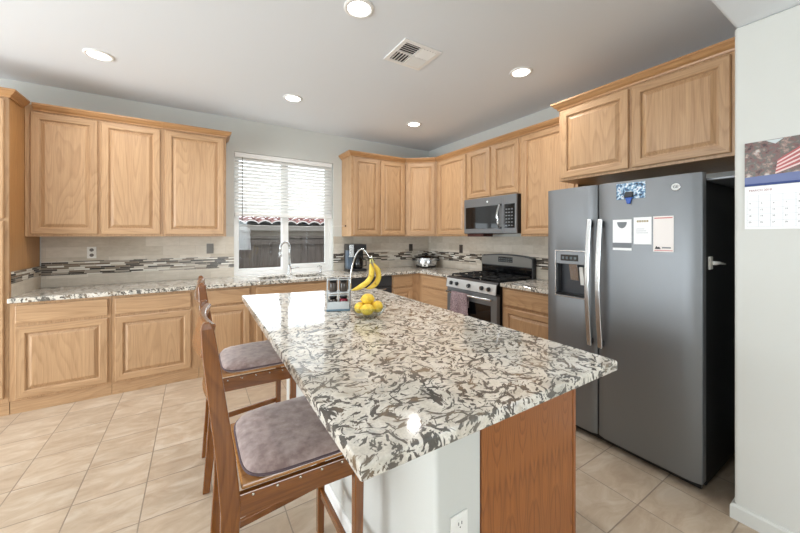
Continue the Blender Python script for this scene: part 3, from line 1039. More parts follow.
fc = thing('kitchen_faucet', 'tall gooseneck brushed nickel faucet standing behind the sink', 'faucet', (1.015, 4.285, CT))
MB().lathe([(0.030, 0.0005), (0.030, 0.008), (0.024, 0.014), (0.022, 0.10), (0.016, 0.115)], n=20).build('base', steel_m, fc)
pts = [(0, 0, 0.11), (0, 0, 0.30)]
for i in range(1, 15):
    a = math.pi * i / 14
    r = 0.075
    pts.append((-(r - r * math.cos(a)) * 0.85, -(r - r * math.cos(a)) * 0.45, 0.335 + r * math.sin(a)))
pts.append((-0.129, -0.068, 0.29))
MB().tube(pts, 0.0145, 12).build('spout', steel_m, fc)
MB().tube([(-0.129, -0.068, 0.288), (-0.131, -0.069, 0.26), (-0.132, -0.07, 0.225)], [0.015, 0.017, 0.019], 14).build('spray_head', steel_m, fc)
MB().tube([(0.02, 0, 0.075), (0.05, -0.005, 0.082), (0.115, -0.01, 0.088)], [0.010, 0.008, 0.006], 10).build('handle', steel_m, fc)
sd = thing('soap_dispenser', 'small nickel soap pump on the worktop beside the sink', 'soap dispenser', (1.42, 4.29, CT))
MB().lathe([(0.020, 0.0005), (0.020, 0.008), (0.011, 0.014), (0.011, 0.07), (0.016, 0.075), (0.016, 0.09)], n=16).build('pump_body', steel_m, sd)
MB().tube([(0, 0, 0.085), (-0.03, -0.03, 0.092), (-0.06, -0.055, 0.086)], [0.008, 0.007, 0.006], 10).build('nozzle', steel_m, sd)

# ------------------------------------------------------------------ blinds and the cord across the window
bl = thing('window_blind', 'white slatted blind half drawn in the sink window', 'blind', (0, 4.444, 0))
bx0, bx1 = WX0 + 0.006, WX1 - 0.012
MB().box(bx0, bx1, -0.018, 0.020, 2.372, 2.428).build('headrail', white_m, bl, bevel=0.003)
b = MB()
zt, zbm, ns = 2.350, 1.710, 16
for i in range(ns):
    z = zt - (zt - zbm) * i / (ns - 1)
    sl = []
    for j in range(5):
        u = j / 4 - 0.5
        yy, zz = 0.050 * u * 0.62, z - 0.050 * u * -0.80 + 0.0060 * (1 - (2 * u) ** 2)
        sl.append((yy, zz))
    poly = sl + [(p[0], p[1] - 0.0025) for p in sl[::-1]]
    b.prism(poly, 'x', bx0 + 0.003, bx1 - 0.003, 0, False)
b.build('slats', blind_m, bl)
MB().box(bx0 + 0.003, bx1 - 0.003, -0.022, 0.022, 1.650, 1.686).build('bottom_rail', white_m, bl, bevel=0.004)
for x in (bx0 + 0.13, (bx0 + bx1) / 2, bx1 - 0.13):
    MB().tube([(x, -0.0235, 1.686), (x, -0.0235, 2.372)], 0.0012, 6).build('ladder_cord', white_m, bl)
MB().tube([(bx0 + 0.085, -0.028, 2.37), (bx0 + 0.085, -0.028, 1.60)], 0.0035, 8).build('tilt_wand', plate_grey, bl)
lc = thing('line_cord', 'thin white cord strung across the window between the two wall cabinets', 'cord', (0, 0, 0))
p0, p1 = Vector((0.2863, 4.30, 1.545)), Vector((1.7727, 4.27, 1.548))
MB().tube([p0.lerp(p1, i / 12) - Vector((0, 0, 0.012 * math.sin(math.pi * i / 12))) for i in range(13)], 0.0022, 8).build('cord', white_m, lc)
MB().lathe([(0.011, 0), (0.011, 0.010), (0.005, 0.014)], (0.2866, 4.30, 1.545), 14, axis='x').build('hook_knob', plate_grey, lc)
MB().lathe([(0.005, -0.014), (0.011, -0.010), (0.011, 0)], (1.7726, 4.27, 1.548), 14, axis='x').build('hook_knob', maroon_m, lc)


# ------------------------------------------------------------------ outlets
def outlet(label, cat, loc, rotz, plate, face, kind='outlet', w=0.07, h=0.115):
    t = thing('wall_outlet' if kind == 'outlet' else 'light_switch', label, cat, loc, rotz)
    MB().box(-w / 2, w / 2, -0.006, -0.0003, -h / 2, h / 2).build('cover_plate', plate, t, bevel=0.002)
    if kind == 'outlet':
        for dz in (-0.026, 0.026):
            f = MB().lathe([(0.0165, -0.0085), (0.0165, -0.0061)], (0, 0, dz), 20, axis='y').build('socket', face, t)
            b = MB()
            for dx in (-0.0065, 0.0065):
                b.box(dx - 0.0012, dx + 0.0012, -0.0092, -0.0086, dz - 0.001, dz + 0.009)
            b.lathe([(0.0022, -0.0092), (0.0022, -0.0086)], (0, 0, dz - 0.008), 8, axis='y')
            b.build('slots', dark_slot, f)
    else:
        MB().box(-0.017, 0.017, -0.009, -0.0061, -0.033, 0.033).build('rocker', face, t, bevel=0.002)
    return t
YS = YW - 0.0095
outlet('white wall outlet with grey sockets on the backsplash near the pantry', 'outlet', (-0.876, YS, 1.243), 0, plate_white, plate_grey)
outlet('grey switch on the backsplash next to the window, beneath the wall cabinet', 'switch', (0.144, YS, 1.262), 0, plate_grey, plate_grey, 'switch')
outlet('dark outlet on the backsplash behind the slow cooker', 'outlet', (2.955, YS, 1.222), 0, plate_dark, plate_dark)
outlet('dark outlet on the tiled wall beside the range', 'outlet', (XW - 0.0095, 3.62, 1.222), ROTR, plate_dark, plate_dark)

# ------------------------------------------------------------------ worktop appliances
cm = thing('coffee_maker', 'blue grey and black drip coffee maker on the worktop by the window', 'coffee maker', (1.905, 4.255, CT), R(-8))
MB().box(-0.13, 0.13, -0.13, 0.11, 0.001, 0.035).build('base', black_m, cm, bevel=0.006)
MB().box(-0.13, 0.13, 0.03, 0.11, 0.0355, 0.29).build('back_column', black_m, cm, bevel=0.006)
MB().box(-0.135, -0.065, -0.10, 0.029, 0.0355, 0.29).build('water_tank', coffee_blue, cm, bevel=0.008)
MB().box(-0.13, 0.13, -0.125, 0.11, 0.2905, 0.375).build('brew_head', black_m, cm, bevel=0.010)
MB().box(-0.045, 0.125, -0.131, -0.1255, 0.30, 0.365).build('control_face', black_m, cm, bevel=0.002)
MB().box(-0.120, -0.055, -0.131, -0.1255, 0.20, 0.37).build('trim_plate', steel_m, cm, bevel=0.002)
MB().lathe([(0.058, 0.037), (0.066, 0.06), (0.066, 0.13), (0.050, 0.175), (0.050, 0.185)], (0.030, -0.055, 0), 24).build('carafe', blackgloss_m, cm)
MB().lathe([(0.052, 0.186), (0.052, 0.205), (0.02, 0.212)], (0.030, -0.055, 0), 24).build('carafe_lid', black_m, cm)
MB().tube([(0.084, -0.095, 0.165), (0.118, -0.135, 0.16), (0.118, -0.135, 0.08), (0.091, -0.10, 0.07)], 0.008, 8).build('carafe_handle', black_m, cm)

sc_ = thing('slow_cooker', 'stainless oval slow cooker with black lid in the worktop corner', 'slow cooker', (3.06, 4.14, CT), R(-43))
def oval(prof, sx=1.0, sy=0.78):
    b = MB().lathe(prof, n=32)
    b.v = [(v[0] * sx, v[1] * sy, v[2]) for v in b.v]
    return b
oval([(0.150, 0.001), (0.158, 0.02), (0.160, 0.03)]).build('base', black_m, sc_)
oval([(0.161, 0.031), (0.168, 0.05), (0.168, 0.145), (0.164, 0.15)]).build('housing', steel_m, sc_)
oval([(0.172, 0.1505), (0.174, 0.16), (0.160, 0.163), (0.13, 0.178), (0.06, 0.19), (0.01, 0.192)]).build('lid', blackgloss_m, sc_)
MB().lathe([(0.012, 0.193), (0.012, 0.205), (0.022, 0.21), (0.022, 0.222), (0.012, 0.226)], n=16).build('lid_knob', black_m, sc_)
for s in (-1, 1):
    MB().box(min(s * 0.168, s * 0.212), max(s * 0.168, s * 0.212), -0.035, 0.035, 0.105, 0.125).build('handle', black_m, sc_, bevel=0.006)
MB().box(-0.045, 0.045, -0.146, -0.128, 0.022, 0.062).build('control_panel', plate_white, sc_, bevel=0.006)
MB().lathe([(0.013, -0.155), (0.013, -0.1465)], (0, 0, 0.042), 16, axis='y').build('dial', black_m, sc_)

# ------------------------------------------------------------------ range
RX, RY0, RW = 2.668, 3.146, 0.802
rg = thing('gas_range', 'freestanding slate gas range with five knobs between the base cabinets', 'range', (RX, RY0, 0), ROTR)
MB().box(0.004, RW - 0.004, 0.03, 0.635, 0.05, 0.895).build('body', black_m, rg)
MB().box(0.03, RW - 0.03, 0.06, 0.60, 0.0, 0.049).build('plinth', black_m, rg)
MB().box(0.003, RW - 0.003, 0.012, 0.645, 0.8955, 0.918).build('cooktop', blackgloss_m, rg, bevel=0.005)
MB().prism([(0.029, 0.79), (-0.028, 0.79), (-0.016, 0.892), (0.012, 0.905), (0.0115, 0.918), (-0.004, 0.912), (-0.024, 0.895), (-0.036, 0.785), (0.029, 0.785)][::-1], 'x', 0.003, RW - 0.003).build('panel_trim', slate_dark_m, rg)
MB().prism([(-0.0365, 0.789), (-0.028, 0.786), (-0.014, 0.893), (-0.0245, 0.897)], 'x', 0.008, RW - 0.008).build('control_panel', panel_steel, rg)
for kx in (0.10, 0.20, 0.40, 0.60, 0.70):
    zz, yy = 0.842, -0.032
    k = MB().lathe([(0.024, -0.010), (0.023, -0.034), (0.019, -0.038)][::-1], (kx, yy + 0.012, zz), 20, axis='y').build('knob', black_m, rg)
    MB().box(kx - 0.004, kx + 0.004, yy - 0.034, yy - 0.0265, zz - 0.019, zz + 0.019).build('knob_grip', steel_m, k, bevel=0.001)
MB().box(0.006, RW - 0.006, -0.022, 0.0295, 0.235, 0.778).build('oven_door', slate_m, rg, bevel=0.006)
MB().box(0.085, RW - 0.085, -0.0245, -0.0222, 0.32, 0.665).build('oven_window', blackgloss_m, rg, bevel=0.001)
b = MB().tube([(0.045, -0.068, 0.735), (RW - 0.045, -0.068, 0.735)], 0.0125, 12)
for kx in (0.065, RW - 0.065):
    b.box(kx - 0.012, kx + 0.012, -0.066, -0.0215, 0.725, 0.745)
b.build('handle', steel_m, rg)
MB().box(0.006, RW - 0.006, -0.020, 0.0295, 0.06, 0.228).build('drawer', slate_m, rg, bevel=0.006)
# backguard
b = MB()
pf = [(0.02, 0.919)]
n = 14
top = [(0.012 + (RW - 0.024) * i / n, 1.150 + 0.034 * math.sin(math.pi * i / n) ** 0.6) for i in range(n + 1)]
b.prism([(0.012, 0.919), (RW - 0.012, 0.919)] + top[::-1], 'y', 0.575, 0.640)
b.build('backguard', slate_dark_m, rg, bevel=0.004)
b = MB()
b.prism([(0.02, 1.045), (RW - 0.02, 1.045)] + [(0.02 + (p[0] - 0.012) * (RW - 0.04) / (RW - 0.024), p[1] - 0.012) for p in top[::-1]], 'y', 0.566, 0.5748)
b.build('backguard_face', guard_m, rg, bevel=0.002)
MB().box(0.02, RW - 0.02, 0.570, 0.5748, 0.925, 1.035).build('vent_band', blackgloss_m, rg, bevel=0.001)
MB().box(0.30, 0.52, 0.5635, 0.5658, 1.085, 1.150).build('display', blackgloss_m, rg, bevel=0.001)
b = MB()
for i in range(6):
    for j in range(2):
        b.box(0.315 + i * 0.034, 0.337 + i * 0.034, 0.5630, 0.5634, 1.095 + j * 0.025, 1.106 + j * 0.025)
b.build('display_marks', led_m, rg)
# burners and grates
for gx in (0.145, 0.40, 0.655):
    b = MB()
    x0, x1, y0, y1, z = gx - 0.115, gx + 0.115, 0.05, 0.545, 0.945
    for xx in (x0, x1):
        b.box(xx - 0.006, xx + 0.006, y0, y1, z - 0.012, z)
    for yy in (y0, (y0 + y1) / 2, y1):
        b.box(x0, x1, yy - 0.006, yy + 0.006, z - 0.012, z)
    for yy in (0.17, 0.42):
        b.box(x0, gx - 0.03, yy - 0.006, yy + 0.006, z - 0.010, z + 0.004)
        b.box(gx + 0.03, x1, yy - 0.006, yy + 0.006, z - 0.010, z + 0.004)
        b.box(gx - 0.006, gx + 0.006, yy - 0.11, yy - 0.03, z - 0.010, z + 0.004)
        b.box(gx - 0.006, gx + 0.006, yy + 0.03, yy + 0.11, z - 0.010, z + 0.004)
    for xx in (x0, x1):
        for yy in (y0, y1):
            b.box(xx - 0.007, xx + 0.007, yy - 0.007, yy + 0.007, 0.9185, z - 0.01)
    b.build('grate', iron_m, rg)
    for yy in ((0.17, 0.42) if gx != 0.40 else (0.295,)):
        MB().lathe([(0.046, 0.9185), (0.046, 0.926), (0.034, 0.930), (0.034, 0.935), (0.01, 0.937)], (gx, yy, 0), 20).build('burner', iron_m, rg)

# towel over the oven handle
tw = MB()
cols, prof = 25, []
for i in range(12):
    prof.append((-0.0845 - 0.002 * math.sin(i), 0.735 - 0.27 * (1 - i / 11)))
for a in (150, 120, 90, 60, 30):
    prof.append((-0.068 + 0.0165 * math.cos(R(a)), 0.737 + 0.0165 * math.sin(R(a))))
for i in range(8):
    prof.append((-0.0505, 0.735 - 0.02 * i))
vs, fs = [], []
for c in range(cols):
    u = c / (cols - 1)
    for i, (yy, zz) in enumerate(prof):
        k = max(0, 1 - i / 11)
        front = i < 12
        spread = 1 + 0.10 * k
        wx = 0.285 + (u - 0.5) * 0.29 * spread * (1 - 0.10 * (1 - k))
        wob = (-0.016 * (1 + math.sin(u * 14 - 2.2)) * k - 0.004 * math.sin(u * 37) * k - 0.004 * k * math.sin(u * 9)) if front else 0
        dz = (-0.02 * math.sin(u * 3.3) * k + (0.05 * k if u > 0.52 else 0)) if front else 0
        vs.append((wx, yy + wob, zz + dz))
m_ = len(prof)
for c in range(cols - 1):
    for i in range(m_ - 1):
        fs.append((c * m_ + i, (c + 1) * m_ + i, (c + 1) * m_ + i + 1, c * m_ + i + 1))
o = tw.add(vs, fs, 0, True).build('dish_towel', towel_m, loc=(RX, RY0, 0), rotz=ROTR)
so = o.modifiers.new('solid', 'SOLIDIFY')
so.thickness = 0.003
so.offset = 0
tag(o, 'mauve patterned dish towel hanging over the oven handle', 'towel')

# ------------------------------------------------------------------ microwave
mw = thing('microwave', 'over-the-range slate microwave with chrome handle under the short cabinet', 'microwave', (2.93, 3.142, 0), ROTR)
MW = 0.814
MB().box(0.0, MW, 0.022, 0.386, 1.437, 1.870).build('case', black_m, mw, bevel=0.002)
MB().box(0.002, 0.628, 0.0, 0.0215, 1.440, 1.868).build('door', slate_m, mw, bevel=0.004)
MB().box(0.632, MW - 0.002, 0.0, 0.0215, 1.440, 1.868).build('control_side', slate_m, mw, bevel=0.004)
MB().box(0.035, 0.570, -0.003, -0.0002, 1.498, 1.765).build('door_window', blackgloss_m, mw, bevel=0.001)
MB().box(0.652, MW - 0.022, -0.003, -0.0002, 1.498, 1.765).build('keypad', blackgloss_m, mw, bevel=0.001)
b = MB()
for i in range(3):
    for j in range(6):
        b.box(0.668 + i * 0.038, 0.692 + i * 0.038, -0.0036, -0.0031, 1.52 + j * 0.036, 1.532 + j * 0.036)
b.build('key_marks', grey_ink, mw)
pts = []
for i in range(13):
    u = i / 12
    pts.append((0.598 - 0.012 * math.sin(math.pi * u), -0.020 - 0.028 * math.sin(math.pi * u), 1.498 + 0.267 * u))
MB().bar(pts, 0.024, 0.011, (1, 0, 0)).build('handle', chrome_m, mw, bevel=0.003)
MB().box(0.585, 0.611, -0.021, -0.0002, 1.492, 1.512).build('handle_mount', slate_dark_m, mw)
MB().box(0.585, 0.611, -0.021, -0.0002, 1.752, 1.772).build('handle_mount', slate_dark_m, mw)
MB().lathe([(0.012, -0.003), (0.012, -0.0003)], (0.40, 0, 1.815), 20, axis='y').build('badge', chrome_m, mw)
MB().box(0.03, 0.30, 0.03, 0.20, 1.4015, 1.4365).build('filter_panel', maroon_m, mw, bevel=0.002)

# ------------------------------------------------------------------ refrigerator
FY0, FW = 1.545, 0.918
fr = thing('refrigerator', 'slate side-by-side refrigerator with ice dispenser beside the white wall', 'refrigerator', (2.30, FY0, 0), ROTR)
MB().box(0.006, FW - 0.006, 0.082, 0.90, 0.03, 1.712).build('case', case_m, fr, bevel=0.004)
MB().box(0.02, FW - 0.02, 0.06, 0.081, 0.012, 0.060).build('base_grille', black_m, fr)
b = MB()
for xx in (0.06, FW - 0.06):
    for yy in (0.15, 0.8):
        b.lathe([(0.018, 0.0), (0.018, 0.0295)], (xx, yy, 0), 12)
b.build('feet', black_m, fr)
split = 0.375
def bowed(x0, x1, hole=None):
    """door skin with gently bowed front"""
    n = 12
    front = []
    for i in range(n + 1):
        u = i / n
        xx = x0 + (x1 - x0) * u
        e = min(u, 1 - u) * (x1 - x0)
        rnd = 0.014 * (1 - min(1, e / 0.016)) ** 2
        front.append((xx, -0.004 * math.sin(math.pi * u) + rnd))
    return front
def fdoor(nm, x0, x1, hole=None):
    b = MB()
    fr_ = bowed(x0, x1)
    if not hole:
        b.prism([(x0, 0.074), *fr_, (x1, 0.074)][::-1], 'z', 0.062, 1.755, 0, True)
    else:
        hx0, hx1, hz0, hz1 = hole
        b.prism([(x0, 0.074), *fr_, (x1, 0.074)][::-1], 'z', hz1, 1.755, 0, True)
        b.prism([(x0, 0.074), *fr_, (x1, 0.074)][::-1], 'z', 0.062, hz0, 0, True)
        L_ = [p for p in fr_ if p[0] < hx0]
        R_ = [p for p in fr_ if p[0] > hx1]
        ff = lambda x: -0.004 * math.sin(math.pi * (x - x0) / (x1 - x0))
        b.prism([(x0, 0.074), *L_, (hx0, ff(hx0)), (hx0, 0.074)][::-1], 'z', hz0, hz1, 0, True)
        b.prism([(hx1, 0.074), (hx1, ff(hx1)), *R_, (x1, 0.074)][::-1], 'z', hz0, hz1, 0, True)
    return b.build(nm, slate_m, fr, bevel=0.003)
hole = (0.075, 0.305, 0.965, 1.305)
d1 = fdoor('freezer_door', 0.003, split - 0.004, hole)
d2 = fdoor('fridge_door', split + 0.004, FW - 0.003)
MB().box(0.01, FW - 0.01, 0.0745, 0.0815, 0.07, 1.71).build('gasket', rubber_m, fr)
# dispenser
b = MB()
hx0, hx1, hz0, hz1 = hole
b.grid_solid([hx0, hx0 + 0.008, hx1 - 0.008, hx1], [hz0, hz0 + 0.008, hz1 - 0.008, hz1], lambda i, j: not (i == 1 and j == 1), -0.012, 0.010, 'y')
b.build('dispenser_frame', steel_m, d1, bevel=0.001)
MB().box(hx0 + 0.001, hx1 - 0.001, 0.066, 0.0735, hz0 + 0.001, hz1 - 0.001).build('dispenser_back', slate_dark_m, d1)
MB().box(hx0 + 0.009, hx1 - 0.009, -0.008, 0.0655, 1.205, hz1 - 0.009).build('dispenser_controls', slate_m, d1, bevel=0.002)
MB().box(hx0 + 0.045, hx1 - 0.055, -0.0105, -0.0082, 1.228, 1.272).build('dispenser_display', blackgloss_m, d1)
b = MB()
for i in range(4):
    b.box(hx0 + 0.055 + i * 0.03, hx0 + 0.072 + i * 0.03, -0.0112, -0.0107, 1.240, 1.258)
b.build('display_marks', led_m, d1)
MB().box(hx0 + 0.009, hx1 - 0.009, 0.0, 0.0655, hz0 + 0.009, hz0 + 0.022).build('drip_tray', black_m, d1)
MB().prism([(0.02, 1.204), (0.05, 1.204), (0.058, 1.09), (0.045, 1.085)], 'x', 0.165, 0.225).build('ice_chute', steel_m, d1)
MB().prism([(0.03, 1.185), (0.05, 1.185), (0.06, 1.06), (0.05, 1.055)], 'x', 0.235, 0.262).build('paddle', plate_white, d1)
# handles
for nm, par, hx in (('handle', d1, split - 0.035), ('handle', d2, split + 0.035)):
    pts, wu = [], []
    for i in range(19):
        u = i / 18
        pts.append((hx, -0.030 - 0.034 * math.sin(math.pi * u), 0.665 + 0.855 * u))
    h = MB().bar(pts, 0.030, 0.016, (1, 0, 0)).build(nm, steel_m, par, bevel=0.005, seg=3)
    for zz in (0.695, 1.49):
        MB().box(hx - 0.012, hx + 0.012, -0.036, -0.004, zz - 0.018, zz + 0.018).build('handle_mount', slate_dark_m, h)
# round maker's badge
bd = MB().lathe([(0.020, -0.0085), (0.022, -0.0075), (0.022, -0.004)], (0.805, 0, 1.685), 28, axis='y').build('badge', chrome_m, d2)
v_, f_ = text_mesh('GE', 0.020)
MB().add([(0.805 + p[0], -0.0092 - p[2], 1.685 + p[1]) for p in v_], f_).build('badge_letters', dark_ink, bd, merge=False)

# ------------------------------------------------------------------ things on the fridge door (local: x along the door)
def on_door(x, z):
    """world point on the bowed right door"""
    u = (x - split - 0.004) / (FW - 0.007 - split)
    return (2.30 - 0.004 * math.sin(math.pi * u), FY0 - x, z)
def sheet(name, label, cat, xc, zc, w, h, mat, group=None, th=0.0012):
    px, py, pz = on_door(xc, zc)
    t = thing(name, label, cat, (px - 0.0018, py, pz), ROTR, group)
    MB().box(-w / 2, w / 2, -th, 0.0, -h / 2, h / 2).build('sheet', mat, t)
    return t
t = sheet('note_sheet', 'white note with grey scallop crest and dark band near its foot, on the fridge', 'note', 0.530, 1.415, 0.108, 0.195, paper_m)
MB().box(-0.054, 0.054, -0.0016, -0.0013, -0.082, -0.050).build('printed_band', grey_ink, t)
MB().prism([(0.028 * math.cos(R(a)), 0.082 + 0.040 * math.sin(R(a))) for a in range(180, 361, 15)], 'y', -0.0016, -0.0013).build('printed_crest', grey_ink, t)
t = sheet('note_sheet', 'short white note with a dark heading, between the other two fridge notes', 'note', 0.643, 1.440, 0.094, 0.165, paper_m)
b = MB()
for i in range(7):
    b.box(-0.030 + i * 0.009, -0.0235 + i * 0.009, -0.0016, -0.0013, 0.052, 0.064)
b.build('printed_heading', gold_ink, t)
b = MB()
for i in range(3):
    b.box(-0.034, 0.01 + 0.01 * i, -0.0016, -0.0013, 0.010 - i * 0.012, 0.012 - i * 0.012)
b.build('printed_lines', grey_ink, t)
t = sheet('note_sheet', 'tall cream note with red lines and a small dark peak, next to the fridge edge', 'note', 0.747, 1.420, 0.098, 0.208, cream_m)
b = MB()
b.box(-0.044, 0.044, -0.0016, -0.0013, 0.090, 0.096)
b.box(-0.044, 0.044, -0.0016, -0.0013, -0.098, -0.094)
b.build('printed_border', red_ink, t)
MB().prism([(-0.042, -0.088), (-0.012, -0.088), (-0.020, -0.074), (-0.027, -0.078), (-0.034, -0.070)], 'y', -0.0016, -0.0013).build('printed_peak', dark_ink, t)
MB().box(-0.006, 0.036, -0.0016, -0.0013, -0.084, -0.076).build('printed_line', grey_ink, t)
photo_m = noisy('photo_print_blue', [(0.36, srgb(30, 34, 44)), (0.44, srgb(70, 110, 150)), (0.52, srgb(140, 176, 200)), (0.60, srgb(236, 238, 238)), (0.68, srgb(60, 90, 140))], 42, 0.35, 2)
t = sheet('photo_print', 'small blue and white photo stuck high on the fridge door', 'photo', 0.578, 1.690, 0.160, 0.100, photo_m)
px, py, pz = on_door(0.572, 1.655)
t = thing('bottle_opener', 'black and blue magnetic bottle opener over the photo', 'bottle opener', (px - 0.0034, py, pz), ROTR)
MB().prism([(-0.028, -0.005), (0.024, -0.005), (0.022, 0.028), (-0.018, 0.030)], 'y', -0.014, -0.0005).build('head', black_m, t, bevel=0.003)
MB().prism([(-0.020, -0.006), (0.018, -0.006), (0.008, -0.046), (-0.010, -0.046)], 'y', -0.012, -0.0005).build('grip', plain('opener_blue', srgb(40, 84, 170), 0.25), t, bevel=0.003)

# tray on top of the fridge and the clip on its side
b = MB().box(2.386, 3.10, 0.515, 1.10, 1.7135, 1.728)
tag(b.build('baking_tray', slate_m, bevel=0.004), 'grey metal tray lying on the fridge case, overhanging towards the white wall', 'tray')
t = thing('magnetic_hook', 'white magnetic hook with a rod on the dark fridge side', 'hook', (2.425, FY0 - FW + 0.0055, 1.258))
MB().box(-0.022, 0.022, -0.012, -0.0005, -0.036, 0.036).build('magnet_plate', plate_white, t, bevel=0.003)
MB().tube([(0.0, -0.0125, 0.0), (0.012, -0.028, 0.0), (0.04, -0.034, 0.0), (0.13, -0.036, -0.010)], [0.012, 0.011, 0.008, 0.004], 10).build('hook_arm', plate_white, t)

# ------------------------------------------------------------------ island
IX0, IXW, IX1, IY0, IY1 = 0.612, 0.807, 1.360, 0.78, 2.70
isl = thing('kitchen_island', 'kitchen island base with white pony wall and oak end panel', 'island', (IX0, IY0, 0))
MB().box(0, IXW - IX0, 0, IY1 - IY0, 0, CB - 0.001).build('pony_wall', wall_m, isl, bevel=0.016, seg=4)
MB().box(IXW - IX0 + 0.0005, IX1 - IX0 - 0.004, 0.02, IY1 - IY0, 0.0, CB - 0.001).build('body', oak_side, isl)
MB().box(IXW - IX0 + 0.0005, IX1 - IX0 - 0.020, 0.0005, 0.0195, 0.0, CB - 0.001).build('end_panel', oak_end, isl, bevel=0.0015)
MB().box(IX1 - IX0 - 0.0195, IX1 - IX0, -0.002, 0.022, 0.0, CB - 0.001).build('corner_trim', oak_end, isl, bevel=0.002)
b = MB()
b.molding([(-0.0005, IY1 - IY0), (-0.0005, 0.0)], [(0, 0), (0.011, 0), (0.011, 0.060), (0.005, 0.070), (0, 0.072)], left=False)
b.build('baseboard', trim_m, isl)
isl2 = isl
# cabinet doors on the range side (local frame turned)
hold = bpy.data.objects.new('cabinet_front', None)
dl = IY1 - IY0
fpar = MB().box(IX1 - IX0 - 0.0035, IX1 - IX0 + 0.012, 0.024, dl, 0.105, CB - 0.002).build('face_frame', oak_v, isl)
bpy.data.objects.remove(hold)
for k in range(4):
    a, c = 0.03 + k * (dl - 0.04) / 4, 0.01 + (k + 1) * (dl - 0.04) / 4
    MB().prism([(a, 0.13), (c, 0.13), (c, 0.69), (a, 0.69)], 'x', IX1 - IX0 + 0.0125, IX1 - IX0 + 0.030).build('door', oak_v, isl, bevel=0.005)
    MB().prism([(a, 0.715), (c, 0.715), (c, 0.857), (a, 0.857)], 'x', IX1 - IX0 + 0.0125, IX1 - IX0 + 0.030).build('drawer', oak_h, isl, bevel=0.005)
IC = [(0.297, 0.634), (1.394, 0.632), (1.406, 0.644), (1.431, 2.762), (0.320, 2.979)]
b = MB().prism(IC, 'z', CB, CT)
tag(b.build('island_worktop', granite_m, bevel=0.007, seg=3), 'large polished granite island top with stools along its long side', 'worktop')
outlet('white outlet low on the white end of the kitchen island', 'outlet', (0.703, IY0 - 0.0003, 0.477), 0, plate_white, plate_white)


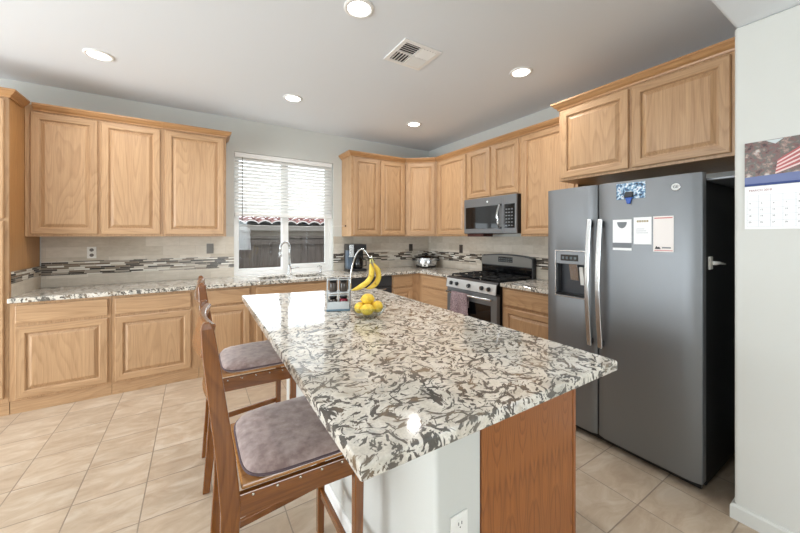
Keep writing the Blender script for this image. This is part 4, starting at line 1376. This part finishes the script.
# ------------------------------------------------------------------ stools
def stool(label, loc):
    t = thing('counter_stool', label, 'stool', loc, 0, 'wooden stools at the island')
    SH = 0.622
    fh, bh = 0.210, 0.196     # half widths front and back
    fx, bx = 0.422, -0.006      # front leg and back post x
    for s in (-1, 1):
        l = MB().bar([(fx - 0.005, s * (fh - 0.002), 0.0), (fx, s * fh, SH - 0.002)], [0.030, 0.036], [0.032, 0.036], (1, 0, 0)).build('leg', stool_v, t, bevel=0.004)
        for k in range(3):
            MB().sphere((fx + 0.002, s * (fh + 0.0175), SH - 0.025 - k * 0.030), 0.0048, 10, 6, sc=(1, 0.6, 1)).build('stud', brass_m, l)
        pts = [(bx - 0.030, s * (bh - 0.024), 0.0), (bx - 0.010, s * (bh - 0.016), 0.22), (bx + 0.008, s * (bh - 0.006), 0.45), (bx + 0.012, s * bh, 0.58), (bx - 0.002, s * bh, 0.74), (bx - 0.0245, s * bh, 0.918), (bx - 0.042, s * bh, 1.06), (bx - 0.050, s * bh, 1.135), (bx - 0.052, s * bh, 1.155)]
        MB().bar(pts, [0.034, 0.042, 0.050, 0.056, 0.052, 0.046, 0.042, 0.034, 0.018], [0.024] * 7 + [0.022, 0.012], (1, 0, 0)).build('back_post', stool_v, t, bevel=0.005, seg=3)
        a = MB().bar([(bx + 0.03, s * (bh - 0.004), SH - 0.045), (fx - 0.0185, s * (fh - 0.004), SH - 0.045)], 0.072, 0.020, (0, 0, 1)).build('apron', stool_x, t, bevel=0.003)
        for k in range(5):
            u = (k + 0.6) / 5.2
            yy = bh + (fh - bh) * u
            MB().sphere((bx + 0.03 + (fx - bx - 0.05) * u, s * (yy + 0.0062), SH - 0.020), 0.0048, 10, 6, sc=(1, 0.6, 1)).build('stud', brass_m, a)
        MB().bar([(bx + 0.008, s * (bh - 0.016), 0.215), (fx - 0.017, s * (fh - 0.002), 0.235)], 0.030, 0.016, (0, 0, 1)).build('stretcher', stool_x, t, bevel=0.003)
    MB().bar([(fx, -fh + 0.0185, SH - 0.045), (fx, fh - 0.0185, SH - 0.045)], 0.072, 0.020, (0, 0, 1)).build('apron', stool_y, t, bevel=0.003)
    MB().bar([(bx + 0.012, -bh + 0.0125, SH - 0.045), (bx + 0.012, bh - 0.0125, SH - 0.045)], 0.072, 0.020, (0, 0, 1)).build('apron', stool_y, t, bevel=0.003)
    MB().bar([(fx - 0.003, -fh + 0.017, 0.20), (fx - 0.003, fh - 0.017, 0.20)], 0.034, 0.018, (0, 0, 1)).build('footrest', stool_y, t, bevel=0.003)
    MB().bar([(bx - 0.014, -bh + 0.0325, 0.16), (bx - 0.014, bh - 0.0325, 0.16)], 0.028, 0.016, (0, 0, 1)).build('stretcher', stool_y, t, bevel=0.003)
    # curved rails of the back
    def rail(nm, z0, z1, x0, depth, th):
        pts = []
        for i in range(13):
            u = i / 12
            pts.append((x0 - depth * math.sin(math.pi * u), (-bh + 0.011) + (2 * bh - 0.022) * u, (z0 + z1) / 2))
        MB().bar(pts, z1 - z0, th, (0.22, 0, 1)).build(nm, stool_y, t, bevel=0.005, seg=3)
    rail('crest_rail', 1.045, 1.145, bx - 0.046, 0.022, 0.022)
    rail('back_slat', 0.890, 0.950, bx - 0.024, 0.022, 0.016)
    rail('back_slat', 0.745, 0.790, bx - 0.003, 0.020, 0.016)
    # seat board and cushion
    poly = [(bx + 0.0412, -bh - 0.002), (fx + 0.022, -fh - 0.004), (fx + 0.022, fh + 0.004), (bx + 0.0412, bh + 0.002)]
    MB().prism(poly, 'z', SH, SH + 0.016).build('seat', stool_seatm, t, bevel=0.005, seg=2)
    out = []
    cx, cy = (bx + fx) / 2 + 0.040, 0.0
    n = 40
    for i in range(n):
        a = 2 * math.pi * i / n
        ca, sa = math.cos(a), math.sin(a)
        e = 0.40
        px = math.copysign(abs(ca) ** e, ca) * 0.203
        hw = 0.219 + 0.008 * (px / 0.19)
        py = math.copysign(abs(sa) ** e, sa) * hw
        out.append((px, py))
    b = MB()
    vs, fs = [], []
    lay = [(0.97, 0.0168), (1.0, 0.024), (1.0, 0.034), (0.96, 0.046), (0.85, 0.055), (0.6, 0.060), (0.3, 0.061)]
    for sc, z in lay:
        for i, (px, py) in enumerate(out):
            wr = 0.0022 * math.sin(i * 2.7 + z * 90) if 0.3 < sc < 1 and z > 0.03 else 0
            vs.append((cx + px * sc, cy + py * sc, SH + z + wr))
    for k in range(len(lay) - 1):
        for i in range(n):
            fs.append((k * n + i, k * n + (i + 1) % n, (k + 1) * n + (i + 1) % n, (k + 1) * n + i))
    b.add(vs, fs, 0, True)
    b.add(vs, [tuple(range(n))[::-1], tuple(range((len(lay) - 1) * n, len(lay) * n))], 0, True)
    cu = b.build('cushion', cushion_m, t)
    p2 = [(cx + px * 1.005, cy + py * 1.005, SH + 0.029) for px, py in out]
    MB().tube(p2 + [p2[0]], 0.0045, 8).build('piping', piping_m, cu)
    return t
s1 = stool('wooden stool with mauve cushion at the near end of the island', (0.085, 1.316, 0))
s2 = copy_tree(s1)
s2.location = (0.085, 2.262, 0)
s2['label'] = 'wooden stool with mauve cushion farther along the island, nearer the sink'

# ------------------------------------------------------------------ caddy with banana hook, jars, fruit
cd = thing('condiment_caddy', 'white wire spice caddy with tall banana hook on the island top', 'caddy', (0.800, 2.055, CT), R(-22))
MB().box(-0.075, 0.075, -0.050, 0.050, 0.001, 0.014).build('base', bluegrey_m, cd, bevel=0.004)
MB().grid_solid([-0.070, -0.066, 0.066, 0.070], [-0.046, -0.042, 0.042, 0.046], lambda i, j: not (i == 1 and j == 1), 0.0145, 0.062, 'z').build('bin', caddy_white, cd)
b = MB()
for z in (0.105, 0.118, 0.205):
    b.tube([(-0.07, -0.046, z), (0.07, -0.046, z), (0.07, 0.046, z), (-0.07, 0.046, z), (-0.07, -0.046, z)], 0.0025, 6)
for x in (-0.07, 0.0, 0.07):
    b.tube([(x, -0.046, 0.06), (x, -0.046, 0.206)], 0.003, 6)
    b.tube([(x, 0.046, 0.06), (x, 0.046, 0.206)], 0.003, 6)
b.build('wire_rack', caddy_white, cd)
MB().box(-0.072, 0.072, -0.048, 0.048, 0.1195, 0.1225).build('shelf', caddy_white, cd)
pts = [(0.079, 0.0, 0.002), (0.079, 0.0, 0.18)]
for i in range(0, 15):
    u = i / 14
    pts.append((0.079 + 0.012 * u + 0.066 * (u ** 1.6), 0.0, 0.20 + 0.20 * math.sin(u * math.pi * 0.5)))
pts += [(0.174, 0, 0.392), (0.192, 0, 0.366), (0.204, 0, 0.345), (0.216, 0, 0.343), (0.223, 0, 0.354)]
MB().tube(pts, 0.0050, 10).build('banana_hook', chrome_m, cd)
MB().tube([(0.07, 0, 0.008), (0.081, 0, 0.008)], 0.005, 8).build('hook_socket', chrome_m, cd)
jl = cd.matrix_basis if False else Matrix.Translation((0.800, 2.055, CT)) @ Matrix.Rotation(R(-22), 4, 'Z')
jars = [(-0.034, 0.0, 0.123, jar_dark, 'spice jar with dark contents on the upper shelf of the caddy, window side'),
        (0.034, 0.0, 0.123, jar_dark, 'spice jar with dark contents on the upper shelf of the caddy, by the hook'),
        (-0.034, 0.0, 0.0155, jar_dark, 'spice jar with dark contents in the caddy bin'),
        (0.034, 0.0, 0.0155, jar_red, 'spice jar with red contents in the caddy bin below')]
for jx, jy, jz, jm, lab in jars:
    p = jl @ Vector((jx, jy, jz))
    t = thing('spice_jar', lab, 'jar', p, R(-22), 'spice jars in the caddy')
    hgt = 0.062
    MB().lathe([(0.024, 0.0), (0.026, 0.004), (0.026, hgt - 0.01), (0.022, hgt)], n=18).build('jar_body', jm, t)
    MB().lathe([(0.0245, hgt + 0.0003), (0.0245, hgt + 0.020), (0.022, hgt + 0.022)], n=18).build('lid', black_m, t)

hookw = jl @ Vector((0.210, 0, 0.343))
fdir = Vector((math.sin(R(32.169)), math.cos(R(32.169)), 0))
rdir = Vector((math.cos(R(32.169)), -math.sin(R(32.169)), 0))
def banana(label, pts):
    W = [hookw + rdir * p[0] + fdir * p[2] + Vector((0, 0, p[1])) for p in pts]
    org = W[0].copy()
    # smooth the spine
    fine = []
    for i in range(len(W) - 1):
        P0, P1, P2, P3 = W[max(i - 1, 0)], W[i], W[i + 1], W[min(i + 2, len(W) - 1)]
        for j in range(5):
            u = j / 5
            fine.append(0.5 * ((2 * P1) + (P2 - P0) * u + (2 * P0 - 5 * P1 + 4 * P2 - P3) * u * u + (3 * P1 - P0 - 3 * P2 + P3) * u ** 3))
    fine.append(W[-1])
    n = len(fine)
    rs = []
    for i in range(n):
        u = i / (n - 1)
        if u < 0.16:
            r = 0.0065 + 0.001 * u
        elif u < 0.34:
            r = 0.007 + 0.0165 * ((u - 0.16) / 0.18) ** 0.9
        elif u < 0.75:
            r = 0.0220
        else:
            r = 0.0220 * max(0.16, (1 - ((u - 0.75) / 0.25) ** 1.7))
        rs.append(r)
    t = thing('banana', label, 'banana', org, 0, 'bananas on the hook')
    L_ = [p - org for p in fine]
    k = int(n * 0.15)
    MB().tube(L_[k:], rs[k:], 6).build('fruit', banana_m, t, subsurf=1)
    MB().tube(L_[:k + 1], rs[:k + 1], 6).build('stem', plain('banana_stem', srgb(200, 196, 130), 0.6), t, subsurf=1)
    return t
banana('ripe banana hanging in front on the hook, its tip towards the caddy', [(0.004, -0.010, -0.012), (0.003, -0.045, -0.014), (0.012, -0.085, -0.018), (0.006, -0.130, -0.018), (-0.026, -0.170, -0.018), (-0.075, -0.200, -0.018), (-0.125, -0.218, -0.018)])
banana('ripe banana hanging behind the other one on the hook', [(0.012, -0.008, 0.012), (0.026, -0.045, 0.014), (0.048, -0.085, 0.018), (0.056, -0.130, 0.020), (0.040, -0.172, 0.020), (0.008, -0.200, 0.022), (-0.030, -0.214, 0.022)])

fb = (0.885, 1.780, CT)
t = thing('fruit_bowl', 'clear glass bowl of lemons on the island top', 'bowl', fb)
prof = [(0.048, 0.001), (0.054, 0.004), (0.078, 0.018), (0.100, 0.042), (0.107, 0.062), (0.1075, 0.065), (0.105, 0.065), (0.097, 0.043), (0.075, 0.021), (0.048, 0.008), (0.001, 0.007)]
MB().lathe(prof, n=36, cap=True).build('bowl', thin_glass, t)
MB().lathe([(0.105, 0.0651), (0.1075, 0.0665), (0.105, 0.068), (0.1035, 0.0665), (0.105, 0.0651)], n=36, cap=False).build('rim', thin_glass, t)
def lemon(label, c, tilt, yaw):
    m = Matrix.Rotation(yaw, 3, 'Z') @ Matrix.Rotation(tilt, 3, 'Y')
    prof = []
    for i in range(15):
        u = i / 14
        th = math.pi * u
        r = 0.0335 * math.sin(th) ** 0.9
        z = -0.039 * math.cos(th)
        if u < 0.12 or u > 0.88:
            z *= 1.0 + 0.14 * (1 - min(u, 1 - u) / 0.12)
            r = max(r * 0.85, 0.002)
        prof.append((r, z))
    b = MB().lathe(prof, n=18)
    b.v = [tuple(m @ Vector(v)) for v in b.v]
    o = b.build('lemon', lemon_m, loc=(fb[0] + c[0], fb[1] + c[1], fb[2] + c[2]))
    return tag(o, label, 'lemon', 'lemons in the glass bowl')
rc = lambda a, q, z: tuple(rdir * a + fdir * q + Vector((0, 0, z)))
Y0 = -R(32.169)
lemon('lemon at the caddy side of the glass bowl', rc(-0.052, -0.004, 0.056), R(90), Y0 + R(90))
lemon('lemon at the front of the glass bowl, facing the stools', rc(-0.002, -0.053, 0.056), R(90), Y0)
lemon('lemon at the range side of the glass bowl', rc(0.053, 0.002, 0.062), R(70), Y0 + R(90))
lemon('lemon at the back of the glass bowl, mostly hidden', rc(0.004, 0.054, 0.056), R(90), Y0)
lemon('lemon resting on top of the others in the glass bowl', rc(-0.006, 0.006, 0.106), R(90), Y0 + R(20))

# ------------------------------------------------------------------ ceiling: recessed lights and vent
spots = [(-0.643, 3.449, 'recessed ceiling light above the pantry end of the back run'),
         (0.852, 3.457, 'recessed ceiling light in front of the window'),
         (2.353, 3.440, 'recessed ceiling light near the corner cabinet'),
         (0.865, 1.873, 'recessed ceiling light above the island'),
         (2.394, 1.854, 'recessed ceiling light in front of the fridge cabinet')]
rl = None
for sx, sy, lab in spots:
    if rl is None:
        rl = thing('recessed_light', lab, 'ceiling light', (sx, sy, ZC), 0, 'recessed ceiling lights')
        MB().lathe([(0.070, -0.0005), (0.094, -0.0005), (0.094, -0.004), (0.086, -0.009), (0.072, -0.009), (0.070, -0.0005)], n=36, cap=False).build('trim_ring', trim_m, rl)
        MB().lathe([(0.0695, -0.001), (0.0695, -0.0045), (0.060, -0.006)], n=36).build('lens', lens_m, rl)
        cur = rl
    else:
        cur = copy_tree(rl)
        cur.location = (sx, sy, ZC)
        cur['label'] = lab
for i, (sx, sy, lab) in enumerate(spots):
    l = bpy.data.lights.new('can_lamp', 'AREA')
    l.shape = 'DISK'
    l.size = 0.12
    l.energy = CAN_POWER
    l.color = (1.0, 0.97, 0.94)
    l.spread = R(150)
    o = bpy.data.objects.new('can_lamp', l)
    o.location = (sx, sy, ZC - 0.012)
    COL.objects.link(o)

vt = thing('ceiling_vent', 'white square air vent in the ceiling with louvres in four directions', 'vent', (1.447, 2.137, ZC), R(0))
hs = 0.172
MB().grid_solid([-hs, -hs + 0.035, hs - 0.035, hs], [-hs + 0.01, -hs + 0.045, hs - 0.045, hs - 0.01], lambda i, j: not (i == 1 and j == 1), -0.009, -0.0005, 'z').build('frame', white_m, vt, bevel=0.003)
MB().box(-hs + 0.034, hs - 0.034, -hs + 0.044, hs - 0.044, -0.002, -0.0006).build('duct', black_m, vt)
q = hs - 0.035
qy = hs - 0.045
b = MB()
b.box(-0.006, 0.006, -qy, qy, -0.010, -0.003)
b.box(-q, q, -0.006, 0.006, -0.010, -0.003)
b.build('cross_bar', white_m, vt)
for qx, qyy, dr, tl in ((-1, -1, 'x', -1), (1, -1, 'y', 1), (-1, 1, 'y', -1), (1, 1, 'x', 1)):
    b = MB()
    for k in range(5):
        u = (k + 0.5) / 5
        if dr == 'x':
            yc = qyy * (0.006 + (qy - 0.006) * u)
            sl = [(yc - 0.009, -0.003 if tl > 0 else -0.011), (yc + 0.009, -0.011 if tl > 0 else -0.003)]
            poly = sl + [(sl[1][0], sl[1][1] - 0.0015), (sl[0][0], sl[0][1] - 0.0015)]
            b.prism(poly, 'x', min(qx * 0.007, qx * q), max(qx * 0.007, qx * q))
        else:
            xc = qx * (0.006 + (q - 0.006) * u)
            sl = [(xc - 0.009, -0.003 if tl > 0 else -0.011), (xc + 0.009, -0.011 if tl > 0 else -0.003)]
            poly = sl + [(sl[1][0], sl[1][1] - 0.0015), (sl[0][0], sl[0][1] - 0.0015)]
            b.prism(poly, 'y', min(qyy * 0.007, qyy * qy), max(qyy * 0.007, qyy * qy))
    b.build('louvre', white_m, vt)

# ------------------------------------------------------------------ wall calendar
cal = thing('wall_calendar', 'wall calendar with flag picture over a month page, on the white wall', 'calendar', (2.2785, 0.462, 1.441), ROTR)
CW, CH, HP = 0.285, 0.418, 0.206
MB().box(0, CW, -0.0022, -0.0002, 0.0, HP).build('month_page', paper_m, cal)
crowd_m = noisy('calendar_photo', [(0.32, srgb(52, 40, 40)), (0.44, srgb(120, 84, 80)), (0.52, srgb(86, 92, 84)), (0.60, srgb(150, 120, 112)), (0.70, srgb(190, 184, 176))], 34, 0.4, 4)
pg = MB().box(0, CW, -0.0030, -0.0002, HP + 0.001, CH).build('picture_page', crowd_m, cal)
MB().prism([(0, HP + 0.002), (CW, HP + 0.002), (CW, HP + 0.055), (0, HP + 0.045)], 'y', -0.0034, -0.0031).build('picture_foot', plain('picture_blue', srgb(92, 104, 150), 0.4), pg)
MB().box(0, CW, -0.0037, -0.0035, HP + 0.001, HP + 0.012).build('page_binding', blue_ink, pg)
stripe_r, stripe_w = plain('flag_red', srgb(176, 84, 86), 0.5), plain('flag_white', srgb(226, 196, 192), 0.5)
for k in range(8):
    a0, a1 = HP + 0.050 + k * 0.008, HP + 0.050 + (k + 1) * 0.008
    MB().prism([(0.100 + k * 0.001, a0), (0.215, a0 + 0.050 + k * 0.004), (0.215, a1 + 0.050 + k * 0.004), (0.100 + k * 0.001, a1)], 'y', -0.0034, -0.0031).build('flag_stripe', stripe_r if k % 2 else stripe_w, pg)
MB().prism([(0.07, CH - 0.002), (0.10, CH - 0.022), (0.125, CH - 0.002)], 'y', -0.0034, -0.0031).build('picture_sky', plain('picture_pale', srgb(196, 204, 204), 0.5), pg)
b = MB()
for k in range(6):
    z = 0.012 + k * 0.030
    b.box(0.008, CW - 0.008, -0.0026, -0.0023, z, z + 0.0007)
for k in range(8):
    x = 0.008 + k * (CW - 0.016) / 7
    b.box(x - 0.0004, x + 0.0004, -0.0026, -0.0023, 0.012, 0.163)
b.build('month_grid', plain('grid_line', srgb(186, 190, 198), 0.7), cal)
b = MB()
v_, f_ = text_mesh('MARCH 2018', 0.013)
b.add([(0.052 + p[0], -0.0024 - p[2], 0.185 + p[1]) for p in v_], f_)
b.build('month_heading', plain('heading_red', srgb(150, 90, 90), 0.7), cal, merge=False)
b = MB()
day = 1
for r_ in range(5):
    for c_ in range(7):
        if (r_ == 0 and c_ < 4) or day > 31:
            continue
        v_, f_ = text_mesh(str(day), 0.009)
        b.add([(0.018 + c_ * (CW - 0.016) / 7 + p[0], -0.0024 - p[2], 0.153 - r_ * 0.030 + p[1]) for p in v_], f_)
        day += 1
b.build('day_numbers', dark_ink, cal, merge=False)
